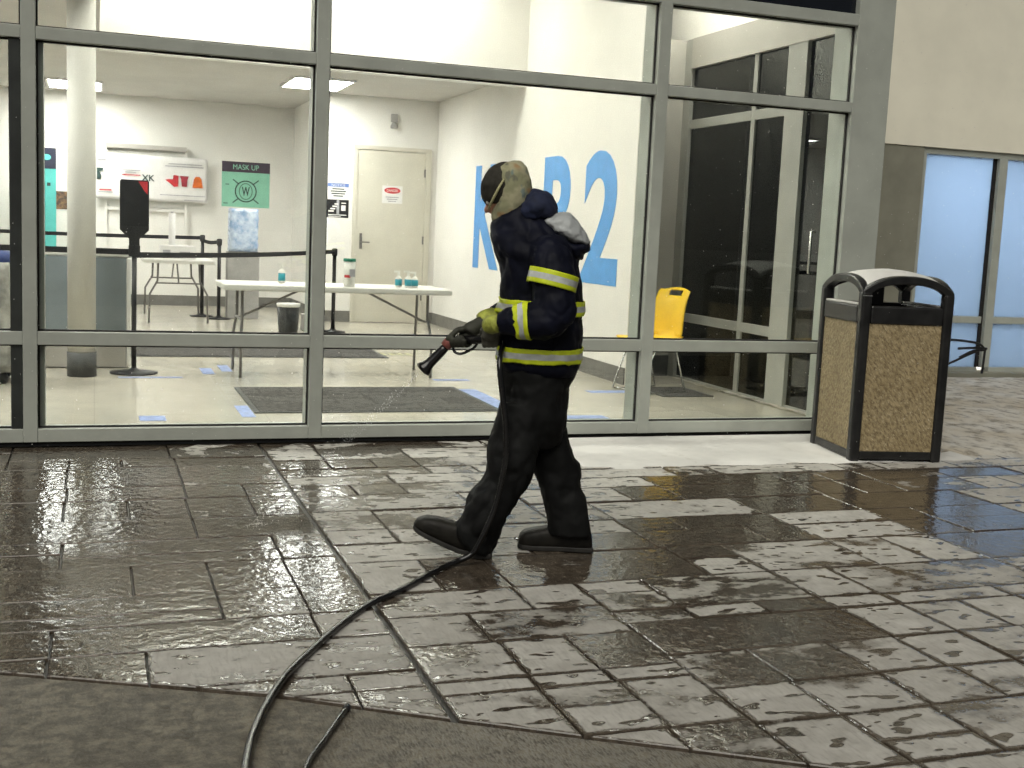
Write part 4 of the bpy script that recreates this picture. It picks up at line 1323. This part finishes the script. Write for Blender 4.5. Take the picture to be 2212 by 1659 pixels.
# nose, brow, lips, ears
body.loft([[head_pt(f, d + .0, w * math.cos(2 * math.pi * j / 10)) + hd_ax * (h * math.sin(2 * math.pi * j / 10)) for j in range(10)] for f, d, w, h in ((.085, .035, .018, .03), (.108, .042, .016, .020), (.122, .05, .010, .010))])
body.loft([[head_pt(f, .082, .026 * math.cos(2 * math.pi * j / 10)) + hd_ax * (.010 * math.sin(2 * math.pi * j / 10)) for j in range(10)] for f in (.07, .098)])
body.loft([[head_pt(f, -.005, .055 * math.cos(2 * math.pi * j / 10)) + hd_ax * (.012 * math.sin(2 * math.pi * j / 10)) for j in range(10)] for f in (.06, .092)])
for s in (-1, 1):
    body.loft([[head_pt(-.005 + .022 * math.cos(2 * math.pi * j / 10), .02 + .034 * math.sin(2 * math.pi * j / 10), s * y) for j in range(10)] for y in (.066, .086)])
bo = cloth(body, 'body', M['skin'], .007, 3, person)
for s in (-1, 1):
    e_ = MB()
    c = head_pt(.092, .018, s * .032)
    e_.loft([[c + Vector((math.cos(b) * math.cos(a) * .011, math.cos(b) * math.sin(a) * .011, math.sin(b) * .011)) for a in [2 * math.pi * j / 10 for j in range(10)]] for b in [(-1.4 + 2.8 * i / 6) for i in range(7)]])
    e_.build('eye', M['eye'], person, smooth=True)

# jacket: torso, sleeves, collar in one surface
torso = MB().loft(seclist([(-.165, .815, .140, .815, .165, 0), (-.198, .855, .162, .855, .200, 0), (-.203, .93, .168, .93, .205, 0), (-.200, 1.02, .166, 1.02, .198, 0), (-.197, 1.11, .162, 1.11, .196, 0),
                           (-.204, 1.20, .150, 1.20, .205, 0), (-.212, 1.29, .130, 1.29, .222, 0), (-.240, 1.35, .130, 1.34, .222, 0), (-.256, 1.40, .120, 1.385, .195, 0), (-.255, 1.435, .06, 1.455, .145, 0),
                           (-.252, 1.462, -.010, 1.53, .115, 0), (-.238, 1.474, -.050, 1.585, .098, 0)]))
slL = limb([(-.01, -.15, 1.375), (.015, -.215, 1.30), (.026, -.245, 1.20), (.038, -.262, 1.12), (.015, -.268, 1.075), (-.05, -.262, 1.066), (-.12, -.245, 1.060), (-.192, -.218, 1.043)],
           [.085, .094, .093, .090, .086, .079, .066, .043])
slR = limb([(-.01, .15, 1.375), (.015, .215, 1.30), (.02, .245, 1.20), (.02, .255, 1.12), (-.02, .245, 1.09), (-.08, .19, 1.085), (-.16, .11, 1.075), (-.235, .045, 1.055)],
           [.085, .094, .093, .088, .082, .072, .060, .043])
jk = cloth(merge(torso, slL, slR), 'jacket', M['jacket'], .0075, 3, person, .017, .11, mid=.56)

# collar hood roll behind the neck, pale lining and lower hood edge
def lobe(rows, n=22):
    """rows: (x, z, half thickness along n, half depth, normal angle deg)"""
    rr = []
    for x, z, h, d, a in rows:
        nv = Vector((math.cos(R(a)), 0, math.sin(R(a))))
        rr.append([Vector((x, 0, z)) + nv * (h * math.cos(2 * math.pi * j / n)) + Vector((0, d * math.sin(2 * math.pi * j / n), 0)) for j in range(n)])
    return MB().loft(rr)
def profile_solid(poly, half, n=15, pw=2.6, dz=0.0):
    """side outline swept across the body, rounded off towards both ends"""
    P = catmull([(x, 0, z) for x, z in poly] + [(poly[0][0], 0, poly[0][1])], 3)[:-1]
    cx_ = sum(p.x for p in P) / len(P); cz_ = sum(p.z for p in P) / len(P)
    rr = []
    for i in range(n):
        u = -1 + 2 * i / (n - 1)
        k = max(.12, (1 - abs(u) ** pw) ** .5)
        rr.append([Vector((cx_ + (p.x - cx_) * k, u * half, cz_ + (p.z - cz_) * k - dz * u * u)) for p in P])
    return MB().loft(rr)
cloth(profile_solid([(-.083, 1.616), (-.035, 1.608), (-.002, 1.592), (.027, 1.535), (.018, 1.498), (-.024, 1.486), (-.09, 1.46), (-.15, 1.50), (-.125, 1.56)], .145, pw=3), 'hood', M['hoodblue'], .007, 2, person, .012, .05)
cloth(profile_solid([(-.030, 1.490), (.022, 1.513), (.078, 1.521), (.112, 1.490), (.142, 1.455), (.176, 1.398), (.150, 1.388), (.100, 1.396), (.070, 1.418), (.035, 1.436), (.0, 1.450)], .165, pw=4, dz=.012), 'hood_lining', M['lining'], .006, 1, person, .012, .045)
cloth(profile_solid([(.0, 1.440), (.06, 1.415), (.11, 1.392), (.172, 1.394), (.177, 1.362), (.152, 1.350), (.146, 1.322), (.09, 1.33), (.02, 1.37)], .16, pw=4), 'hood_edge', M['jacket'], .007, 1, person, .006, .04)

# head gear: camouflage hood and charcoal knit cap
def headshell(rows, n=26, arc=None):
    rr = []
    for d, f, w, dp in rows:
        c = head_pt(f, d, 0)
        rr.append([c + hd_fw * (dp * math.cos(2 * math.pi * j / n)) + Vector((0, w * math.sin(2 * math.pi * j / n), 0)) for j in range(n)])
    return MB().loft(rr)
camo = headshell([(-.120, -.028, .03, .035), (-.108, -.028, .064, .066), (-.075, -.024, .086, .088), (-.02, -.022, .095, .090), (.03, -.016, .095, .088), (.06, .0, .092, .092), (.09, .010, .086, .092), (.118, .012, .080, .086), (.145, -.003, .074, .074), (.19, -.03, .08, .075)])
cloth(camo, 'camouflage_hood', M['camo'], .006, 3, person, .005, .05)
# the cap sits on the front of the head and comes down over the brow
cap_c = Vector((-.226, 0, 1.629))
cr = []
cap_ax = Vector((-.9, 0, .42)).normalized()
cap_up = Vector((.42, 0, .9)).normalized()
for (s_, w, h) in ((-.050, .086, .096), (-.02, .090, .103), (.012, .090, .103), (.038, .082, .090), (.058, .066, .067), (.071, .038, .038), (.076, .012, .012)):
    cr.append([cap_c + cap_ax * s_ + cap_up * (h * math.sin(2 * math.pi * j / 26)) + Vector((0, w * math.cos(2 * math.pi * j / 26), 0)) for j in range(26)])
cloth(MB().loft(cr), 'knit_cap', M['beanie'], .006, 3, person, .005, .04)
st = MB().tube([(-.205, -.094, 1.650), (-.226, -.097, 1.610), (-.246, -.090, 1.568), (-.262, -.066, 1.535), (-.270, -.035, 1.520)], [.004, .0055, .006, .0055, .004], 8)
st.build('strap', M['strap'], person, smooth=True)

# trousers
pel = MB().loft(seclist([(-.19, .87, .158, .87, .175, 0), (-.178, .78, .128, .78, .175, 0), (-.170, .71, .120, .72, .172, 0), (-.180, .64, .118, .64, .168, 0), (-.200, .57, .112, .58, .155, 0), (-.17, .50, .09, .50, .12, 0)]))
legL = MB().loft(seclist([(-.175, .70, .02, .70, .10, -.075), (-.205, .57, .01, .58, .108, -.085), (-.222, .48, -.005, .49, .108, -.09), (-.230, .38, -.02, .39, .104, -.095), (-.252, .325, -.045, .31, .100, -.10), (-.287, .285, -.080, .25, .097, -.105),
                          (-.318, .20, -.118, .19, .095, -.11), (-.350, .150, -.150, .135, .098, -.112), (-.355, .105, -.175, .055, .090, -.113), (-.300, .045, -.190, .006, .075, -.113)]))
legR = MB().loft(seclist([(-.09, .70, .118, .70, .10, .075), (-.07, .58, .115, .58, .105, .08), (-.045, .48, .142, .47, .105, .08), (-.022, .37, .182, .39, .103, .08), (.010, .30, .205, .30, .10, .08), (.036, .21, .226, .22, .098, .08),
                          (.052, .14, .243, .14, .10, .08), (.060, .085, .252, .075, .098, .08)]))
cloth(merge(pel, legL, legR), 'trousers', M['pants'], .0085, 3, person, .022, .12, mid=.52)

# boots
def boot(rows, name='boot'):
    """rows along the foot: (bottom x, bottom z, top x, top z, half width)"""
    rr = []
    for bx_, bz, tx_, tz, w in rows:
        b, t_ = Vector((bx_, 0, bz)), Vector((tx_, 0, tz))
        c = (b + t_) / 2; h = (t_ - b) / 2
        rr.append([c + h * math.copysign(abs(math.sin(2 * math.pi * j / 20)) ** .7, math.sin(2 * math.pi * j / 20)) + Vector((0, w * math.copysign(abs(math.cos(2 * math.pi * j / 20)) ** .7, math.cos(2 * math.pi * j / 20)), 0)) for j in range(20)])
    return MB().loft(rr)
bl = boot([(-.188, .012, -.185, .06, .03), (-.200, .004, -.19, .10, .042), (-.26, .006, -.235, .13, .048), (-.33, .026, -.30, .145, .046), (-.40, .056, -.372, .158, .052), (-.46, .082, -.432, .172, .056), (-.505, .104, -.480, .176, .053), (-.530, .122, -.518, .164, .040), (-.537, .132, -.534, .146, .02)])
bl.xform(Matrix.Translation((0, -.115, 0)))
lo = cloth(bl, 'boot', M['boot'], .007, 2, person)
br_ = boot([(.262, .012, .262, .06, .03), (.250, .004, .250, .11, .042), (.19, .002, .185, .13, .048), (.11, .002, .11, .125, .046), (.05, .002, .045, .108, .052), (-.01, .002, -.012, .096, .056), (-.050, .004, -.048, .086, .052), (-.070, .012, -.068, .070, .040), (-.077, .026, -.076, .048, .02)])
br_.xform(Matrix.Translation((0, .075, 0)))
cloth(br_, 'boot', M['boot'], .007, 2, person)

def sole(pts, y, lugs):
    m = MB()
    rr = []
    for x, z, w in pts:
        rr.append([(x, y - w, z - .012), (x, y + w, z - .012), (x, y + w, z + .010), (x, y - w, z + .010)])
    m.loft(rr)
    return m.build('boot_sole', M['sole'], person, bevel=.004)
M['sole'] = mat('grey_black_sole', (.016, .015, .013), .6, var=.3, vs=20)
sole([(-.186, .016, .044), (-.25, .012, .050), (-.275, .022, .046), (-.33, .032, .046), (-.40, .060, .053), (-.46, .087, .057), (-.51, .110, .052), (-.536, .126, .036)], -.115, 6)
sole([(.266, .014, .044), (.20, .014, .050), (.17, .014, .046), (.11, .014, .046), (.05, .014, .053), (-.01, .014, .057), (-.055, .015, .052), (-.078, .020, .036)], .075, 6)
# pocket flap, side pocket and seams on the near side of the jacket
def patch(name, poly, m, off=.006, th=.004):
    P = [Vector(p) for p in poly]
    nx_, nz_ = 8, 8
    v_ = []
    for i in range(nx_ + 1):
        for j in range(nz_ + 1):
            a_, b_ = i / nx_, j / nz_
            v_.append((P[0] * (1 - a_) + P[1] * a_) * (1 - b_) + (P[3] * (1 - a_) + P[2] * a_) * b_)
    f_ = [(i * (nz_ + 1) + j, (i + 1) * (nz_ + 1) + j, (i + 1) * (nz_ + 1) + j + 1, i * (nz_ + 1) + j + 1) for i in range(nx_) for j in range(nz_)]
    o = MB().add(v_, f_).build(name, m, person, smooth=True)
    w = o.modifiers.new('wrap', 'SHRINKWRAP'); w.target = jk; w.wrap_method = 'NEAREST_SURFACEPOINT'; w.wrap_mode = 'ABOVE_SURFACE'; w.offset = off
    s = o.modifiers.new('thickness', 'SOLIDIFY'); s.thickness = th; s.offset = 1
    return o
patch('pocket', [(-.12, -.22, .945), (.04, -.22, .945), (.04, -.22, 1.0), (-.12, -.22, 1.0)], M['jacket'])
# reflective bands: lime / silver / lime strips wrapped on the cloth
def band(name, rings4, shrink=None, off=.005):
    """rings4: closed loops across the band, split into lime, silver and lime"""
    m = MB()
    n = len(rings4[0])
    k = len(rings4) - 1
    v = [p for r in rings4 for p in r]
    for i in range(k):
        mi = 0 if (i < k * .3 or i >= k * .7) else 1
        f = [(i * n + j, i * n + (j + 1) % n, (i + 1) * n + (j + 1) % n, (i + 1) * n + j) for j in range(n)]
        m.f += f; m.m += [mi] * len(f)
    m.v = [tuple(p) for p in v]
    o = m.build(name, [M['lime'], M['silver']], person, smooth=True)
    if shrink:
        w = o.modifiers.new('wrap', 'SHRINKWRAP'); w.target = shrink; w.wrap_method = 'NEAREST_SURFACEPOINT'; w.wrap_mode = 'ABOVE_SURFACE'; w.offset = off
    s = o.modifiers.new('thickness', 'SOLIDIFY'); s.thickness = .003; s.offset = 1
    return o
def hring(z0, z1, k, fx, bx_, d, n=72, tilt=0):
    out = []
    for i in range(k + 1):
        z = z0 + (z1 - z0) * i / k
        out.append([Vector(((fx + bx_) / 2 + (bx_ - fx) / 2 * math.cos(2 * math.pi * j / n), d * math.sin(2 * math.pi * j / n), z + tilt * math.cos(2 * math.pi * j / n))) for j in range(n)])
    return out
band('hem_band', hring(.872, .938, 10, -.22, .185, .22), jk)
band('chest_band', hring(1.078, 1.142, 10, -.22, .185, .21), jk)
def aring(c, ax, r, w, k=10, n=40):
    ax = Vector(ax).normalized()
    u = ax.cross(Vector((0, 1, 0))).normalized(); v = ax.cross(u)
    return [[Vector(c) + ax * (w * (i / k - .5)) + r * (math.cos(2 * math.pi * j / n) * u + math.sin(2 * math.pi * j / n) * v) for j in range(n)] for i in range(k + 1)]
slo = slL.build('sleeve_guide', M['jacket'], None)
bpy.data.objects.remove(slo)
band('upper_arm_band', aring((.022, -.236, 1.238), (-.2, -.10, -1.0), .1035, .064))
band('forearm_band', aring((-.098, -.252, 1.066), (-1, .10, -.18), .085, .066), jk, .005)
band('upper_arm_band', aring((.018, .236, 1.238), (.1, .10, -1.0), .1035, .064))
band('forearm_band', aring((-.13, .14, 1.08), (-1, -.9, -.12), .08, .06), jk, .005)

# gloved hands, each five fingers closed on the spray gun
AX0, AX1 = Vector((-.205, -.075, .962)), Vector((-.405, -.015, .945))      # gun body axis
def hand(name, wrist, palm_c, grip_c, axis, side_, gm, cuff_dir):
    axis = Vector(axis).normalized()
    toward = (Vector(grip_c) - Vector(palm_c)).normalized()
    third = axis.cross(toward).normalized() * side_
    m = MB()
    W = Vector(wrist); Pc = Vector(palm_c)
    m.add(*(lambda q: (q.v, q.f))(limb([W, W * .5 + Pc * .5, Pc, Pc + toward * .012], [.030, .034, .036, .026])))
    for k in range(4):
        b = Pc + axis * (.030 - .020 * k) + third * (-.008)
        ln = (.9, 1.0, .96, .8)[k]
        g = Vector(grip_c) + axis * (.030 - .020 * k)
        r = .027
        pts = [b]
        for q in range(6):
            a = R(150 - 52 * q * ln)
            pts.append(g + (-toward * math.cos(a) * -1) * r * -1 * 1.0 + third * (math.sin(a) * -r) if 0 else g + toward * (-math.cos(a) * -r * 1.0) + third * (-math.sin(a) * r))
        m.add(*(lambda q: (q.v, q.f))(limb(pts, [.0135, .0125, .0118, .0112, .0108, .010, .009], 3, 10)))
    th = [Pc + axis * .02 + third * .015, Pc + axis * .038 + toward * .012 + third * .026, Vector(grip_c) + axis * .050 + third * .026, Vector(grip_c) + axis * .058 + toward * .012 + third * .018]
    m.add(*(lambda q: (q.v, q.f))(limb(th, [.015, .014, .012, .0105], 4, 10)))
    o = cloth(m, name, gm, .0042, 2, person)
    return o
gax = (AX1 - AX0).normalized()
g1 = AX0.lerp(AX1, .78); g2 = AX0.lerp(AX1, .12)
hand('glove', (-.262, .02, 1.035), g1 + Vector((.028, .018, .038)), g1, gax, 1, M['glove'], None)
hand('glove', (-.205, -.190, 1.035), g2 + Vector((-.005, -.045, .030)), g2, gax, -1, M['palm'], None)
cuffs = MB()
o = limb([(-.195, -.215, 1.042), (-.225, -.180, 1.034), (-.240, -.160, 1.028)], [.037, .041, .037], 4, 16)
o.build('glove_cuff', M['lime2'] if 'lime2' in M else mat('lime_glove_cuff', (.34, .37, .06), .7, var=.3, vs=20), person, smooth=True)
M['lime2'] = bpy.data.materials['lime_glove_cuff']
o = limb([(-.225, .05, 1.058), (-.262, .03, 1.044), (-.282, .02, 1.03)], [.038, .040, .037], 4, 16)
o.build('glove_cuff', M['lime2'], person, smooth=True)

# ------------------------------------------------------------------ spray gun and hose
gun = bpy.data.objects.new('spray_gun', None)
COL.objects.link(gun)
gun.matrix_world = person.matrix_world.copy()
tag(gun, 'black hose spray gun with faded red collar and flared nozzle in gloved hands', 'spray gun')
MB().tube([AX0 + Vector((.03, -.01, 0)), AX0, AX1], [.017, .019, .020], 14).build('handle', M['hose'], gun, smooth=True)
n0 = AX1
MB().tube([n0, n0 + Vector((-.012, 0, -.008)), n0 + Vector((-.030, 0, -.030))], [.023, .026, .024], 14).build('collar', M['redgrip'], gun, smooth=True)
b0, b1 = n0 + Vector((-.024, 0, -.028)), Vector((-.530, -.01, .806))
dv = (b1 - b0)
MB().tube([b0, b0 + dv * .15, b0 + dv * .7, b0 + dv * .82, b0 + dv * .9, b1], [.017, .021, .023, .027, .034, .037], 16).build('barrel', M['hose'], gun, smooth=True)
MB().tube([b1, b1 + dv.normalized() * .004], [.030, .026], 16).build('nozzle_face', M['darkbase'], gun, smooth=True)
MB().tube(catmull([(-.402, -.012, .915), (-.392, -.015, .893), (-.365, -.02, .886), (-.325, -.025, .905), (-.300, -.03, .925), (-.288, -.035, .955)], 5), .006, 8).build('trigger_guard', M['hose'], gun, smooth=True)

hs_ = []
for a, y, z in ((-.178, -.085, .962), (-.175, -.13, .95), (-.185, -.20, .905), (-.183, -.232, .85), (-.166, -.24, .74), (-.146, -.242, .61), (-.141, -.245, .48), (-.158, -.25, .35), (-.180, -.255, .25), (-.212, -.26, .165), (-.242, -.262, .095), (-.275, -.262, .045)):
    hs_.append(PO + E1 * a + E2 * y + Vector((0, 0, z)))
hs_ += [Vector(p) for p in ((1.44, -2.955, .0165), (1.31, -3.08, .0155), (1.12, -3.29, .0150), (.98, -3.42, .0150), (.82, -3.64, .0150), (.65, -3.92, .0150), (.545, -4.12, .0165), (.44, -4.40, .0175), (.375, -4.66, .0175), (.33, -5.0, .0175), (.33, -5.6, .0175), (.5, -6.4, .0175))]
ho = thing('garden_hose', 'long wet black hose trailing from the spray gun across the pavers', 'hose')
MB().tube(catmull(hs_, 8), .0128, 12).build('hose_tube', M['hose'], ho, smooth=True)
e0 = hs_[0]; e1_ = hs_[1]
MB().tube([e0.lerp(e1_, -.25), e0.lerp(e1_, .4)], .0165, 12).build('coupling', M['chrome'], ho, smooth=True)
ht = thing('hose_tail', 'short loose end of black hose on the concrete in the foreground', 'hose')
MB().tube(catmull([(.702, -4.36, .0135), (.66, -4.44, .0135), (.60, -4.56, .0135), (.53, -4.70, .0135), (.47, -4.9, .0135), (.44, -5.2, .0135), (.45, -5.8, .0135)], 6), .0092, 12).build('hose_tube', M['hose'], ht, smooth=True)
MB().tube([(.706, -4.352, .0135), (.694, -4.375, .0135)], .0108, 12).build('end_cap', M['black'], ht, smooth=True)

# water leaving the nozzle: a sparse stream of droplets
wm = MB()
tip = PO + E1 * -.535 + E2 * -.01 + Vector((0, 0, .80))
ico = [(0, 0, 1), (.894, 0, .447), (.276, .851, .447), (-.724, .526, .447), (-.724, -.526, .447), (.276, -.851, .447), (.724, .526, -.447), (-.276, .851, -.447), (-.894, 0, -.447), (-.276, -.851, -.447), (.724, -.526, -.447), (0, 0, -1)]
icf = [(0, 1, 2), (0, 2, 3), (0, 3, 4), (0, 4, 5), (0, 5, 1), (1, 6, 2), (2, 7, 3), (3, 8, 4), (4, 9, 5), (5, 10, 1), (2, 6, 7), (3, 7, 8), (4, 8, 9), (5, 9, 10), (1, 10, 6), (6, 11, 7), (7, 11, 8), (8, 11, 9), (9, 11, 10), (10, 11, 6)]
jd = (E1 * -.62 + E2 * .10 + Vector((0, 0, -.62))).normalized()
for k in range(700):
    t_ = random.random() ** .8 * 1.12
    p = tip + jd * t_ + Vector((random.gauss(0, 1), random.gauss(0, 1), random.gauss(0, 1))) * (.006 + .016 * t_)
    if p.z < .01: continue
    r_ = random.uniform(.0006, .0015)
    wm.add([(p.x + r_ * a, p.y + r_ * b, p.z + r_ * c * 1.6) for a, b, c in ico], icf)
M['spray'] = mat('bright_water_spray', (.75, .77, .78), .15, var=.02)
tag(wm.build('water_spray', M['spray'], None, smooth=True), 'faint jet of water drops leaving the nozzle', 'water', kind='stuff')
# falling snow
sm_ = MB()
for k in range(1700):
    d_ = random.uniform(1.2, 9.0) ** 1.0
    p = Vector((random.uniform(-1.5, 6.5), random.uniform(-2.4, -.12), random.uniform(.05, 4.2)))
    r_ = random.uniform(.0013, .0029)
    sm_.add([(p.x + r_ * a, p.y + r_ * b, p.z + r_ * c) for a, b, c in ico], icf)
tag(sm_.build('falling_snow', M['snow'], None, smooth=True), 'sparse small snowflakes falling in front of the facade', 'snow', kind='stuff')
